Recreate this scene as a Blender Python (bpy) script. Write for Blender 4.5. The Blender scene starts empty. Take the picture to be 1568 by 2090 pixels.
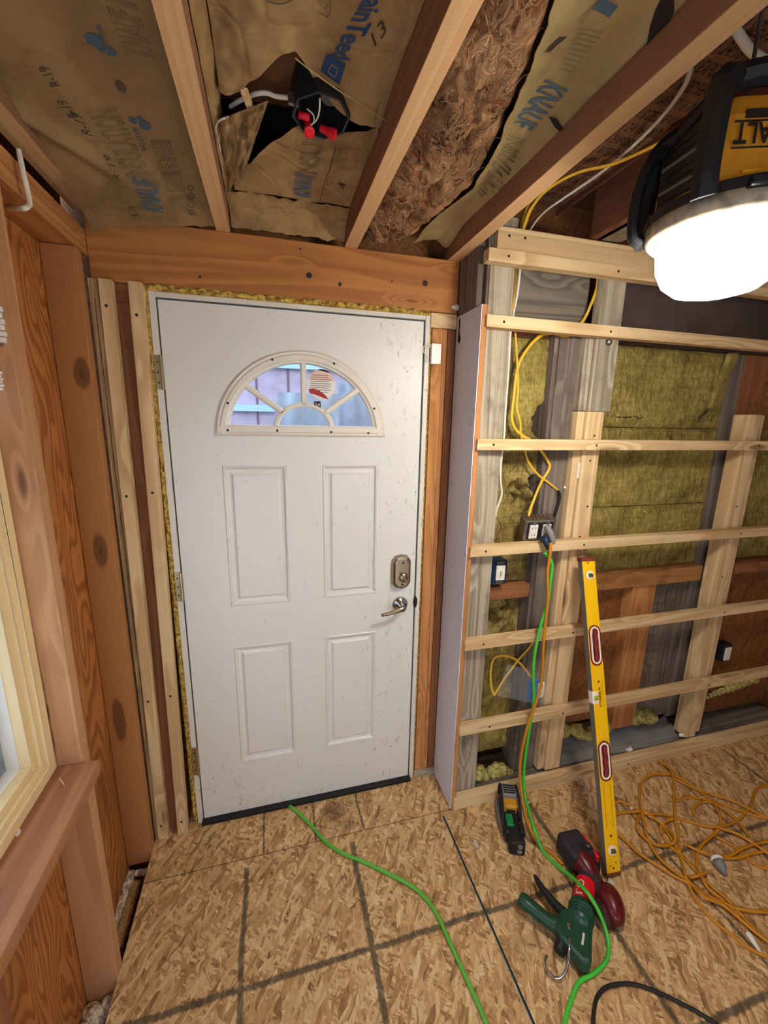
import bpy, bmesh, math, random
from mathutils import Vector, Matrix, Quaternion, noise
random.seed(7)
scene = bpy.context.scene
COL = scene.collection

# ------------------------------------------------------------------ camera
CAM_M = ((0.9654631564867978, -0.25992086678821136, 0.0179453747412036),
         (-0.03844878810847677, -0.2102621565587385, -0.9768886918233061),
         (0.2576869887276554, 0.942460062033036, -0.21299400769303292))
CAM_C = Vector((0.33590569, -1.58311049, 1.65993939))
FPX = 846.116
cam_data = bpy.data.cameras.new('camera')
cam = bpy.data.objects.new('camera', cam_data); COL.objects.link(cam)
rr, dd, ff = [Vector(r) for r in CAM_M]
mw = Matrix(((rr.x, -dd.x, -ff.x), (rr.y, -dd.y, -ff.y), (rr.z, -dd.z, -ff.z))).to_4x4()
mw.translation = CAM_C
cam.matrix_world = mw
cam_data.sensor_fit = 'VERTICAL'; cam_data.sensor_height = 36.0
cam_data.lens = FPX / 2090 * 36.0
cam_data.clip_start = 0.02; cam_data.clip_end = 60
scene.camera = cam

# ------------------------------------------------------------------ light and exposure
scene.view_settings.view_transform = 'Standard'; scene.view_settings.look = 'None'
scene.view_settings.gamma = 1.0; scene.view_settings.use_curve_mapping = False
scene.view_settings.exposure = -0.16
SKY = 5.0            # daylight outside
LAMP = 138.0          # lens of the work light
FILL_ROOM = 8.0     # added fill from the unseen part of the room
FILL_UP = 8.5  # added upward fill for the joists and ceiling
FILL_LEFT = 22.0         # added cool fill from the left, standing in for window light
w = bpy.data.worlds.new('world'); scene.world = w; w.use_nodes = True
bg = w.node_tree.nodes['Background']; bg.inputs['Color'].default_value = (0.62, 0.78, 1.0, 1); bg.inputs['Strength'].default_value = SKY

def area(name, loc, target, size, power, color, size_y=None):
    l = bpy.data.lights.new(name, 'AREA'); l.energy = power; l.color = color; l.size = size
    if size_y: l.shape = 'RECTANGLE'; l.size_y = size_y
    o = bpy.data.objects.new(name, l); COL.objects.link(o); o.location = loc
    o.rotation_euler = (Vector(target) - Vector(loc)).to_track_quat('-Z', 'Y').to_euler()
    return o
# added soft fill from the back of the room, behind the camera
area('room_fill', (1.9, -3.0, 1.7), (0.6, 0, 1.2), 1.3, FILL_ROOM, (0.96, 0.97, 1.0), 1.0)
# added upward fill low at the back, brightening the ceiling
area('low_fill', (0.9, -2.6, 0.35), (0.6, -0.6, 2.3), 1.3, FILL_UP, (1.0, 0.95, 0.88), 0.9)
area('left_cool_fill', (-0.12, -2.3, 0.95), (1.0, -0.2, 0.55), 0.9, FILL_LEFT, (0.70, 0.83, 1.0), 1.1)  # added cool fill for faces turned left; no window is modelled here

# ------------------------------------------------------------------ helpers
def at(px, py, ax, v):
    d = rr * ((px - 784) / FPX) + dd * ((py - 1045) / FPX) + ff
    i = 'xyz'.index(ax); t = (v - CAM_C[i]) / d[i]
    return CAM_C + d * t

def lin(c):
    def f(v):
        v /= 255.0
        return v / 12.92 if v <= 0.04045 else ((v + 0.055) / 1.055) ** 2.4
    return (f(c[0]), f(c[1]), f(c[2]), 1.0)

class NT:
    def __init__(s, name, rough=0.8, metallic=0.0, spec=0.3):
        s.m = bpy.data.materials.new(name); s.m.use_nodes = True
        s.t = s.m.node_tree; s.b = s.t.nodes['Principled BSDF']
        s.b.inputs['Roughness'].default_value = rough; s.b.inputs['Metallic'].default_value = metallic
        s.b.inputs['Specular IOR Level'].default_value = spec
    def n(s, typ, **k):
        nd = s.t.nodes.new(typ)
        for a, v in k.items(): setattr(nd, a, v)
        return nd
    def l(s, a, b): s.t.links.new(a, b)
    def put(s, sock, v):
        if hasattr(v, 'is_output'): s.l(v, sock)
        else: sock.default_value = v
    def math(s, op, a, b=0.0, c=None, clamp=False):
        nd = s.n('ShaderNodeMath', operation=op, use_clamp=clamp)
        s.put(nd.inputs[0], a); s.put(nd.inputs[1], b)
        if c is not None: s.put(nd.inputs[2], c)
        return nd.outputs[0]
    def coords(s, rand=True, which='Object'):
        tc = s.n('ShaderNodeTexCoord').outputs[which]
        if not rand: return tc
        oi = s.n('ShaderNodeObjectInfo').outputs['Random']
        k = s.math('MULTIPLY', oi, 37.0)
        va = s.n('ShaderNodeVectorMath', operation='ADD'); s.l(tc, va.inputs[0])
        cx = s.n('ShaderNodeCombineXYZ'); s.l(k, cx.inputs[0]); s.l(k, cx.inputs[1]); s.l(k, cx.inputs[2])
        s.l(cx.outputs[0], va.inputs[1]); return va.outputs[0]
    def scale(s, v, sc, rot=(0, 0, 0)):
        mp = s.n('ShaderNodeMapping'); mp.inputs['Scale'].default_value = sc; mp.inputs['Rotation'].default_value = rot
        s.l(v, mp.inputs['Vector']); return mp.outputs[0]
    def noise(s, v, sc=1.0, det=2.0, rough=0.5, dist=0.0):
        nd = s.n('ShaderNodeTexNoise'); s.l(v, nd.inputs['Vector'])
        nd.inputs['Scale'].default_value = sc; nd.inputs['Detail'].default_value = det
        nd.inputs['Roughness'].default_value = rough; nd.inputs['Distortion'].default_value = dist
        return nd.outputs['Fac']
    def voro(s, v, sc=1.0, feature='F1', out='Distance', rnd=1.0):
        nd = s.n('ShaderNodeTexVoronoi', feature=feature); s.l(v, nd.inputs['Vector'])
        nd.inputs['Scale'].default_value = sc; nd.inputs['Randomness'].default_value = rnd
        return nd.outputs[out]
    def ramp(s, f, stops, interp='LINEAR'):
        nd = s.n('ShaderNodeValToRGB'); nd.color_ramp.interpolation = interp; s.put(nd.inputs[0], f)
        e = nd.color_ramp.elements
        while len(e) < len(stops): e.new(0.5)
        for el, (p, c) in zip(e, stops): el.position = p; el.color = c
        return nd.outputs[0]
    def step(s, f, a, b):
        nd = s.n('ShaderNodeMapRange', interpolation_type='SMOOTHSTEP'); s.put(nd.inputs[0], f)
        nd.inputs[1].default_value = a; nd.inputs[2].default_value = b
        return nd.outputs[0]
    def mix(s, f, a, b, blend='MIX'):
        nd = s.n('ShaderNodeMix', data_type='RGBA', blend_type=blend)
        s.put(nd.inputs[0], f); s.put(nd.inputs[6], a); s.put(nd.inputs[7], b); return nd.outputs[2]
    def sep(s, v):
        nd = s.n('ShaderNodeSeparateXYZ'); s.l(v, nd.inputs[0]); return nd.outputs
    def bump(s, h, strength=0.3, dist=0.01):
        nd = s.n('ShaderNodeBump'); nd.inputs['Strength'].default_value = strength; nd.inputs['Distance'].default_value = dist
        s.l(h, nd.inputs['Height']); s.l(nd.outputs[0], s.b.inputs['Normal'])
    def col(s, c): s.put(s.b.inputs['Base Color'], c); return s.m

def plain(name, c, rough=0.6, metallic=0.0, spec=0.4, mott=0.0, msc=30, alpha=None, trans=0.0):
    t = NT(name, rough, metallic, spec)
    if mott:
        f = t.noise(t.coords(), msc, 3)
        f = t.step(f, 0.3, 0.75)
        c1 = lin(c); c2 = lin(tuple(v * (1 - mott) for v in c))
        t.col(t.mix(f, c1, c2))
    else: t.col(lin(c))
    if trans: t.b.inputs['Transmission Weight'].default_value = trans
    if alpha is not None: t.b.inputs['Alpha'].default_value = alpha
    return t.m

def wood(name, light, dark, axis='Z', rings=7.0, across=9.0, along=0.7, knots=0.5, stain=None, contrast=0.55, rough=0.75, dirt=0.15, fine=0.5, ksize=0.16, spec=0.2, spots=None):
    """sawn timber: growth rings stretched along the board, knots the rings bend round, fine fibre streaks"""
    t = NT(name, rough, spec=spec)
    v = t.coords()
    i = 'XYZ'.index(axis)
    def sc(al, ac): return tuple(al if k == i else ac for k in range(3))
    kv = t.scale(v, sc(2.2, 9.0))
    kd = t.voro(kv, 1.0)
    kn = t.math('SUBTRACT', 1.0, t.step(kd, 0.0, ksize * 2.6))
    base = t.noise(t.scale(v, sc(along, across)), 1.0, 1.5, 0.4, 0.3)
    g = t.math('ADD', base, t.math('MULTIPLY', kn, 0.35 if knots else 0.0))
    ring = t.math('FRACT', t.math('MULTIPLY', g, rings))
    ring = t.math('MULTIPLY', t.step(ring, 0.0, 0.75), t.math('SUBTRACT', 1.0, t.step(ring, 0.86, 1.0)))
    fib = t.noise(t.scale(v, sc(3.0, 260.0)), 1.0, 2.0, 0.6)
    big = t.noise(t.scale(v, sc(1.0, 5.0)), 1.3, 3.0, 0.6)
    f = t.math('ADD', t.math('MULTIPLY', ring, contrast), t.math('MULTIPLY', t.math('SUBTRACT', fib, 0.5), fine))
    f = t.math('ADD', f, t.math('MULTIPLY', t.math('SUBTRACT', big, 0.45), 0.6), clamp=True)
    c = t.mix(f, lin(light), lin(dark))
    if knots:
        kc = tuple(q * 0.45 for q in dark)
        k2 = t.math('SUBTRACT', 1.0, t.step(kd, ksize * 0.35, ksize))
        c = t.mix(t.math('MULTIPLY', k2, knots), c, lin(kc))
    d = t.step(t.noise(v, 6.0, 5.0, 0.65), 0.52, 0.75)
    c = t.mix(t.math('MULTIPLY', d, dirt), c, lin(stain or (60, 45, 35)))
    if spots:
        lo = t.sep(t.coords(False)); wv_ = t.math('MULTIPLY', t.math('SUBTRACT', t.noise(v, 14, 3), 0.5), 0.6)
        for (sx, sz, rx, rz, dk) in spots:
            ax_ = t.math('DIVIDE', t.math('SUBTRACT', lo[0], sx), rx); az_ = t.math('DIVIDE', t.math('SUBTRACT', lo[2], sz), rz)
            r_ = t.math('ADD', t.math('SQRT', t.math('ADD', t.math('MULTIPLY', ax_, ax_), t.math('MULTIPLY', az_, az_))), wv_)
            c = t.mix(t.math('MULTIPLY', t.math('SUBTRACT', 1.0, t.step(r_, 0.72, 1.1)), dk), c, lin(tuple(q * 0.62 for q in dark)))
            if rz < 0.1: c = t.mix(t.math('MULTIPLY', t.math('SUBTRACT', 1.0, t.step(r_, 0.1, 0.4)), dk * .6), c, lin(tuple(q * 0.35 for q in dark)))
    t.bump(t.math('ADD', t.math('MULTIPLY', fib, 0.6), t.math('MULTIPLY', ring, -0.4)), 0.25, 0.003)
    return t.col(c)

M = {}
AX = 'XYZ'
for a in AX:
    M['pine' + a] = wood('pine_' + a, (224, 196, 150), (178, 138, 90), a, 6, 14, 0.6, 0.65, contrast=0.55, dirt=0.16)
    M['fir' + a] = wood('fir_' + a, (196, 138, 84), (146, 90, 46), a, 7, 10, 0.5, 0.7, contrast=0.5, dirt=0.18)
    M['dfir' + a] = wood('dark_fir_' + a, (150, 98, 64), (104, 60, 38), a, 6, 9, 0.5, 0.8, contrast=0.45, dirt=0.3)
    M['grey' + a] = wood('weathered_wood_' + a, (180, 168, 146), (120, 106, 90), a, 7, 14, 0.45, 0.5, contrast=0.6, dirt=0.65, stain=(74, 62, 52), rough=0.9, fine=1.5)
M['rustX'] = wood('rusty_stained_wood', (162, 112, 66), (112, 68, 38), 'X', 6, 10, 0.5, 0.9, contrast=0.5, dirt=0.8, stain=(60, 30, 16))
M['dgreyZ'] = wood('dark_weathered_wood', (128, 116, 104), (84, 74, 66), 'Z', 6, 13, 0.4, 0.4, contrast=0.55, dirt=0.5, rough=0.9, fine=1.1)
M['dgreyX'] = wood('dark_weathered_wood_x', (134, 124, 108), (82, 74, 64), 'X', 7, 13, 0.4, 0.4, contrast=0.6, dirt=0.5, rough=0.9)
M['beam'] = wood('header_beam_wood', (188, 126, 66), (140, 82, 38), 'X', 9, 7, 0.55, 0.9, contrast=0.5, dirt=0.12, ksize=0.11, rough=0.6, spec=0.35)
M['joist'] = wood('lit_joist_wood', (214, 174, 126), (188, 142, 96), 'Y', 5, 26, 0.2, 0.15, contrast=0.35, dirt=0.05, ksize=0.08)  # pale tone paints the light on the joist undersides
M['joistside'] = wood('shaded_joist_wood', (150, 108, 80), (118, 80, 58), 'Y', 5, 14, 0.3, 0.4, contrast=0.4, dirt=0.25)  # darker tone paints the shade on the joist sides
M['stud_smooth'] = wood('smooth_orange_stud', (178, 124, 76), (150, 98, 56), 'Z', 3, 6, 0.5, 0.0, contrast=0.25, dirt=0.12, spots=[(at(x_, y_, 'y', -.088).x + .223, at(x_, y_, 'y', -.088).z + .055, rx_, rz_, .75) for x_, y_, rx_, rz_ in [(166, 762, .022, .050), (205, 1125, .022, .065), (243, 1470, .022, .100)]])
M['stud_rose'] = wood('rosy_trimmer_wood', (194, 146, 104), (152, 102, 68), 'Z', 5, 12, 0.5, 0.75, contrast=0.4, dirt=0.3, stain=(84, 52, 38), ksize=0.14, spots=[(-.030, 1.05, .022, .30, .6), (-.034, 1.45, .020, .22, .55), (-.028, 1.30, .008, .03, .9), (-.022, 1.17, .010, .035, .9), (-.018, 1.02, .010, .04, .9), (-.026, .95, .016, .07, .7)])
M['sill'] = wood('rough_sill_wood', (170, 116, 82), (126, 78, 52), 'Y', 5, 12, 0.5, 0.7, contrast=0.45, dirt=0.4, stain=(70, 50, 40))
M['old'] = wood('cracked_old_board', (184, 150, 104), (126, 98, 68), 'Z', 9, 20, 0.5, 0.5, contrast=0.6, dirt=0.7, stain=(70, 60, 50), rough=0.9)
M['roofwood'] = wood('roof_rafter_wood', (116, 74, 54), (74, 44, 32), 'Y', 5, 9, 0.5, 0.6, contrast=0.4, dirt=0.5)

def plywood():
    t = NT('grained_plywood', 0.7, spec=0.25)
    v = t.coords(False)
    g = t.noise(t.scale(v, (1, 4.6, 0.85)), 1.25, 2.2, 0.42, 0.25)
    r = t.math('FRACT', t.math('MULTIPLY', g, 27.0))
    r = t.math('MULTIPLY', t.step(r, 0.25, 0.7), t.math('SUBTRACT', 1.0, t.step(r, 0.85, 1.0)))
    fib = t.noise(t.scale(v, (1, 220, 4)), 1.0, 2, 0.6)
    big = t.noise(v, 2.2, 3)
    f = t.math('ADD', t.math('MULTIPLY', r, 0.6), t.math('MULTIPLY', fib, 0.35), clamp=True)
    c = t.mix(f, lin((196, 130, 70)), lin((132, 72, 32)))
    c = t.mix(t.math('MULTIPLY', t.step(big, 0.45, 0.7), 0.35), c, lin((104, 60, 34)))
    t.bump(r, 0.15, 0.002)
    return t.col(c)
M['ply'] = plywood()

def osb(name, cols, marks=False, tint=None, scalef=1.0, plane='XY', dark=0.5):
    """pressed strands: stretched cells at several angles, each strand its own tone"""
    t = NT(name, 0.72, spec=0.3)
    v0 = t.coords(False)
    s = t.sep(v0)
    cx = t.n('ShaderNodeCombineXYZ')
    pick = {'XY': (0, 1), 'XZ': (0, 2)}[plane]
    t.l(s[pick[0]], cx.inputs[0]); t.l(s[pick[1]], cx.inputs[1])
    v = cx.outputs[0]
    wob = t.n('ShaderNodeTexNoise'); wob.inputs['Scale'].default_value = 9; t.l(v, wob.inputs['Vector'])
    va = t.n('ShaderNodeVectorMath', operation='MULTIPLY_ADD'); t.l(wob.outputs['Color'], va.inputs[0]); va.inputs[1].default_value = (0.045, 0.045, 0); t.l(v, va.inputs[2])
    vv = va.outputs[0]
    layers = []
    for k, (rot, su, sv) in enumerate([(0.25, 70, 15), (-0.35, 95, 20), (1.2, 85, 22), (0.05, 62, 13), (-0.9, 120, 30), (0.6, 80, 18)]):
        mp = t.scale(t.scale(vv, (1, 1, 1), (0, 0, rot)), (su * scalef, sv * scalef, 1))
        vn = t.n('ShaderNodeTexVoronoi'); t.l(mp, vn.inputs['Vector']); vn.inputs['Scale'].default_value = 1.0
        sc_ = t.sep(vn.outputs['Color'])
        layers.append((sc_[0], sc_[1], vn.outputs['Distance']))
    f = layers[0][0]; sel = layers[0][1]
    for (a, b, d) in layers[1:]:
        m = t.math('GREATER_THAN', b, 0.52)
        mx = t.n('ShaderNodeMix', data_type='FLOAT'); t.l(m, mx.inputs[0]); t.l(f, mx.inputs[2]); t.l(a, mx.inputs[3]); f = mx.outputs[0]
    fine = t.noise(t.scale(t.scale(vv, (1, 1, 1), (0, 0, 0.2)), (110, 26, 1)), 1.0, 5, 0.75)
    wide = t.noise(v, 11, 4, 0.6)
    tone = t.math('ADD', t.math('ADD', t.math('MULTIPLY', f, 0.36), t.math('MULTIPLY', fine, 0.52)), t.math('MULTIPLY', wide, 0.20))
    stops = [(p, lin(c)) for p, c in cols]
    c = t.ramp(tone, stops)
    fl = t.step(t.noise(t.scale(t.scale(vv, (1, 1, 1), (0, 0, -0.5)), (110, 24, 1)), 1.0, 3, 0.6, 0.8), 0.60, 0.72)
    fl2 = t.step(t.noise(t.scale(t.scale(vv, (1, 1, 1), (0, 0, 0.9)), (140, 26, 1)), 1.0, 2, 0.5, 0.5), 0.66, 0.74)
    fl3 = t.step(t.noise(v, 150, 2, 0.5), 0.68, 0.76)
    fl = t.math('MAXIMUM', t.math('MAXIMUM', fl, fl2), t.math('MULTIPLY', fl3, 1.3), clamp=True)
    c = t.mix(t.math('MULTIPLY', fl, dark), c, lin(tuple(q * 0.42 for q in cols[0][1])))
    st = t.step(t.noise(v, 2.6, 4, 0.6), 0.56, 0.75)
    c = t.mix(t.math('MULTIPLY', st, 0.3), c, lin(tuple(q * 0.62 for q in cols[0][1])))
    if marks:
        x, y = s[0], s[1]
        edge = t.math('MULTIPLY', t.math('SUBTRACT', t.noise(v, 90, 3, 0.7), 0.5), 0.018)
        edge2 = t.math('MULTIPLY', t.math('SUBTRACT', t.noise(v, 5, 1), 0.5), 0.02)
        def band(u, c0, hw, soft=0.004):
            d = t.math('ABSOLUTE', t.math('SUBTRACT', t.math('ADD', u, t.math('ADD', edge, edge2)), c0))
            return t.math('SUBTRACT', 1.0, t.step(d, hw - soft, hw + soft))
        def thin(u, c0, hw):
            d = t.math('ABSOLUTE', t.math('SUBTRACT', u, c0)); return t.math('LESS_THAN', d, hw)
        def mul(*a):
            r = a[0]
            for q in a[1:]: r = t.math('MULTIPLY', r, q)
            return r
        def mx(*a):
            r = a[0]
            for q in a[1:]: r = t.math('MAXIMUM', r, q)
            return r
        below = t.math('LESS_THAN', y, -0.205); above = t.math('GREATER_THAN', y, -0.2)
        deep = t.math('LESS_THAN', y, -0.24)
        xs = mx(band(x, 0.185, 0.009), band(x, 0.592, 0.010), band(x, 1.402, 0.010), band(x, 1.809, 0.006), band(x, 2.19, 0.004), band(x, 2.6, 0.006))
        ys = mx(band(y, -0.60, 0.009), band(y, -1.01, 0.010), band(y, -1.42, 0.01))
        sm = mx(band(x, 0.25, 0.004, 0.002), band(x, 0.452, 0.004, 0.002), band(x, 0.652, 0.005, 0.002))
        ink = mx(mul(xs, deep), ys, mul(sm, above))
        wear = t.math('ADD', 0.55, t.math('MULTIPLY', t.noise(v, 40, 3), 0.5), clamp=True)
        blot = mul(t.step(t.noise(v, 3.4, 3), 0.62, 0.7), band(y, -0.62, 0.05, 0.03), t.math('GREATER_THAN', x, 1.6))
        c = t.mix(t.math('MULTIPLY', mx(ink, blot), wear), c, lin((62, 58, 46)))
        seam = mx(mul(thin(y, -0.2035, 0.0018), t.math('LESS_THAN', x, 1.06)))
        c = t.mix(t.math('MULTIPLY', seam, 0.75), c, lin((60, 44, 30)))
        tx = t.math('ADD', x, t.math('MULTIPLY', t.math('SUBTRACT', t.noise(v, 2.0, 1), 0.5), 0.01))
        tseam = mul(thin(tx, 1.0, 0.0032), t.math('LESS_THAN', y, -0.225))
        tealm = mul(thin(tx, 0.9965, 0.0016), t.math('LESS_THAN', y, -0.225))
        c = t.mix(tseam, c, lin((14, 20, 24)))
        c = t.mix(tealm, c, lin((40, 92, 104)))
        # scorch like dark blotches near the door
        sp = None
        for (bx, by, br) in [(0.545, -0.085, 0.075), (0.60, -0.16, 0.05), (1.22, -0.80, 0.06)]:
            dx = t.math('SUBTRACT', x, bx); dy = t.math('SUBTRACT', y, by)
            r2 = t.math('SQRT', t.math('ADD', t.math('MULTIPLY', dx, dx), t.math('MULTIPLY', dy, dy)))
            q = t.math('SUBTRACT', 1.0, t.step(t.math('ADD', r2, t.math('MULTIPLY', fine, 0.06)), br * 0.5, br + 0.03))
            sp = q if sp is None else t.math('MAXIMUM', sp, q)
        c = t.mix(t.math('MULTIPLY', sp, 0.6), c, lin((88, 50, 26)))
        t.bump(t.math('SUBTRACT', tone, t.math('MULTIPLY', tseam, 1.5)), 0.3, 0.003)
    else:
        t.bump(tone, 0.3, 0.003)
    return t.col(c)
M['floor'] = osb('floor_osb', [(0.28, (118, 82, 48)), (0.42, (168, 126, 80)), (0.55, (196, 156, 106)), (0.68, (214, 178, 128)), (0.85, (236, 210, 164))], marks=True)
M['osbwall'] = osb('wall_osb', [(0.1, (84, 50, 26)), (0.4, (122, 76, 40)), (0.7, (148, 96, 52)), (1.0, (168, 116, 70))], plane='XZ')
M['osbroof'] = osb('roof_osb', [(0.1, (92, 58, 40)), (0.4, (120, 80, 56)), (0.7, (138, 96, 68)), (1.0, (150, 108, 78))], dark=0.3)
M['roofprint'] = plain('roof_board_print', (44, 28, 20), 0.9)

def paper(name, base, dark, creases=1.0):
    t = NT(name, 0.75, spec=0.25)
    v = t.coords(False)
    cr = t.noise(v, 16, 5, 0.55, 0.8)
    vr = t.voro(v, 11, 'DISTANCE_TO_EDGE')
    big = t.noise(v, 3.5, 3, 0.5)
    f = t.math('ADD', t.math('MULTIPLY', cr, 0.45), t.math('MULTIPLY', big, 0.6))
    c = t.mix(t.step(f, 0.4, 0.72), lin(base), lin(dark))
    spk = t.noise(v, 260, 2)
    c = t.mix(t.math('MULTIPLY', t.step(spk, 0.6, 0.7), 0.15), c, lin(dark))
    h = t.math('ADD', t.math('MULTIPLY', cr, 0.8 * creases), t.math('MULTIPLY', t.step(vr, 0.0, 0.09), 0.25 * creases))
    t.bump(h, 0.5, 0.012)
    return t.col(c)
M['paper'] = paper('kraft_facing', (150, 124, 84), (118, 95, 63), 0.25)
M['paper_w'] = paper('wrinkled_kraft_facing', (164, 134, 90), (128, 99, 62), 1.0)
M['paper_y'] = paper('tan_kraft_facing', (168, 146, 100), (138, 116, 78), 0.2)
M['paper_b'] = paper('aged_brown_paper', (120, 82, 50), (84, 54, 32), 0.4)

def wool(name, c1, c2, c3, sc=1.0):
    t = NT(name, 0.95, spec=0.05)
    v = t.coords(False)
    a = t.noise(t.scale(v, (60, 60, 18)), sc, 5, 0.65, 1.2)
    b = t.noise(v, 7 * sc, 4, 0.6)
    d = t.noise(t.scale(v, (5, 5, 70)), sc, 3, 0.6)
    f = t.math('ADD', t.math('MULTIPLY', a, 0.5), t.math('ADD', t.math('MULTIPLY', b, 0.45), t.math('MULTIPLY', d, 0.2)))
    c = t.ramp(t.step(f, 0.38, 0.78), [(0, lin(c1)), (0.5, lin(c2)), (1, lin(c3))])
    t.bump(t.math('ADD', a, b), 0.9, 0.015)
    return t.col(c)
M['wool'] = wool('mineral_wool_fibres', (190, 170, 98), (152, 134, 72), (98, 84, 44))
M['wool2'] = wool('torn_mineral_wool', (198, 178, 110), (156, 134, 76), (84, 68, 36), 1.3)

def fibre():
    t = NT('brown_glass_fibre', 0.95, spec=0.05)
    v = t.coords(False)
    wv = t.n('ShaderNodeTexNoise'); wv.inputs['Scale'].default_value = 7; wv.inputs['Detail'].default_value = 3; t.l(v, wv.inputs['Vector'])
    va = t.n('ShaderNodeVectorMath', operation='MULTIPLY_ADD'); t.l(wv.outputs['Color'], va.inputs[0]); va.inputs[1].default_value = (0.22, 0.22, 0.22); t.l(v, va.inputs[2])
    a = t.noise(t.scale(va.outputs[0], (26, 16, 26)), 1, 6, 0.7, 1.5)
    b = t.noise(v, 9, 3, 0.6)
    r = t.math('ABSOLUTE', t.math('SUBTRACT', a, 0.5))
    st = t.math('SUBTRACT', 1.0, t.step(r, 0.0, 0.09))
    c = t.ramp(t.step(t.math('ADD', t.math('MULTIPLY', a, 0.45), t.math('MULTIPLY', b, 0.55)), 0.36, 0.64),
               [(0, lin((84, 46, 26))), (0.35, lin((150, 96, 58))), (0.65, lin((182, 128, 84))), (1, lin((214, 168, 122)))])
    c = t.mix(t.math('MULTIPLY', st, 0.5), c, lin((222, 186, 146)))
    t.bump(t.math('ADD', a, st), 0.8, 0.015)
    return t.col(c)
M['fibre'] = fibre()
M['fibre_light'] = plain('pale_glass_fibre', (214, 172, 132), 0.95, spec=0.05)

def foam(name, c1, c2):
    t = NT(name, 0.7, spec=0.3); v = t.coords(False)
    f = t.noise(v, 60, 4, 0.6)
    t.bump(f, 0.9, 0.01); return t.col(t.mix(t.step(f, 0.35, 0.65), lin(c2), lin(c1)))
M['foam_y'] = foam('yellow_spray_foam', (218, 186, 90), (140, 102, 30))
M['foam_p'] = foam('pale_spray_foam', (206, 196, 122), (150, 136, 66))
M['foam_w'] = foam('white_spray_foam', (242, 230, 206), (170, 146, 110))

def doorpaint(name, base, marks=1.0):
    t = NT(name, 0.42, spec=0.4); v = t.coords(False, 'Object'); s = t.sep(v)
    n1 = t.noise(t.scale(v, (1, 1, 0.45)), 34, 4, 0.7)
    # scuffs gather by the lock side and by the foot of the door
    right = t.step(s[0], 0.08, 0.42); low = t.math('SUBTRACT', 1.0, t.step(s[2], 0.05, 0.38))
    region = t.math('MAXIMUM', t.math('MULTIPLY', right, 0.75), low)
    rs = t.math('MULTIPLY', t.step(n1, 0.57, 0.72), region)
    n2 = t.noise(t.scale(v, (1, 1, 0.5)), 75, 2, 0.5)
    sp = t.math('MULTIPLY', t.step(n2, 0.70, 0.74), t.math('ADD', 0.25, t.math('MULTIPLY', region, 0.75)))
    c = t.mix(t.math('MULTIPLY', rs, 0.5 * marks), lin(base), lin((150, 140, 126)))
    c = t.mix(t.math('MULTIPLY', sp, 0.6 * marks), c, lin((84, 74, 66)))
    t.bump(t.noise(t.scale(v, (160, 160, 12)), 1, 2), 0.06, 0.002)
    return t.col(c)
M['door'] = doorpaint('door_paint', (220, 217, 208))
M['trimwhite'] = plain('fanlight_plastic', (222, 214, 198), 0.4)
M['jamb'] = doorpaint('jamb_paint', (214, 208, 194), 0.7)
def whiteboardmat():
    t = NT('scuffed_white_paint', 0.5, spec=0.4); v = t.coords(False)
    n = t.noise(t.scale(v, (1, 1, 0.5)), 26, 3, 0.6)
    c = t.mix(t.math('MULTIPLY', t.step(n, 0.66, 0.72), 0.6), lin((214, 214, 222)), lin((110, 104, 116)))
    return t.col(c)
M['wboard'] = whiteboardmat()
M['screw'] = plain('dark_screw_steel', (52, 46, 42), 0.5, 0.6)
M['black'] = plain('black_rubber', (22, 22, 24), 0.6)
M['blackpl'] = plain('black_plastic', (30, 32, 36), 0.5, mott=0.3, msc=60)
M['gap'] = plain('dark_weatherstrip', (66, 68, 72), 0.7)
M['nickel'] = plain('satin_nickel', (168, 158, 138), 0.28, 1.0)
M['chrome'] = plain('polished_chrome', (196, 196, 200), 0.15, 1.0)
M['steel'] = plain('galvanised_steel', (150, 146, 138), 0.4, 0.85, mott=0.25)
M['brass'] = plain('aged_hinge_brass', (176, 164, 128), 0.35, 0.9)
M['white'] = plain('white_plastic', (232, 226, 214), 0.4)
M['offw'] = plain('off_white_plastic', (208, 200, 180), 0.5)
M['romex'] = plain('yellow_cable_sheath', (226, 178, 50), 0.45)
M['romexw'] = plain('white_cable_sheath', (222, 214, 194), 0.5)
M['cordg'] = plain('green_cord_rubber', (96, 178, 62), 0.4)
M['cordgb'] = plain('bright_green_cord_rubber', (74, 190, 60), 0.4)
M['cordy'] = plain('amber_cord_rubber', (194, 128, 20), 0.5)
M['cordk'] = plain('black_cord_rubber', (26, 22, 20), 0.5)
M['blue'] = plain('blue_box_plastic', (34, 104, 170), 0.45)
M['dblue'] = plain('dark_blue_plastic', (20, 40, 66), 0.45)
M['red'] = plain('red_wire_nut', (206, 22, 38), 0.4)
M['copper'] = plain('bare_copper', (120, 72, 46), 0.4, 0.6)
M['lvl'] = plain('level_yellow', (240, 186, 14), 0.4, spec=0.4)
M['lvlside'] = plain('level_side_aluminium', (120, 116, 106), 0.5, 0.3)
M['lvlred'] = plain('level_maroon_grip', (122, 22, 34), 0.45)
M['lvlwhite'] = plain('level_white_insert', (244, 226, 206), 0.45)
M['lvlcap'] = plain('level_brown_cap', (120, 50, 34), 0.6)
M['vial'] = plain('green_vial', (150, 200, 60), 0.1, trans=0.3)
M['vialdark'] = plain('dark_green_vial', (70, 84, 20), 0.1)
M['ink'] = plain('black_ink', (26, 22, 18), 0.7)
M['dewalt'] = plain('tool_yellow', (214, 146, 34), 0.45, mott=0.12, msc=20)
M['dewy'] = plain('bright_tool_yellow', (246, 190, 40), 0.4)
M['greytool'] = plain('grey_battery_plastic', (122, 120, 116), 0.45)
M['toolgreen'] = plain('laser_green', (20, 128, 66), 0.4)
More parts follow.
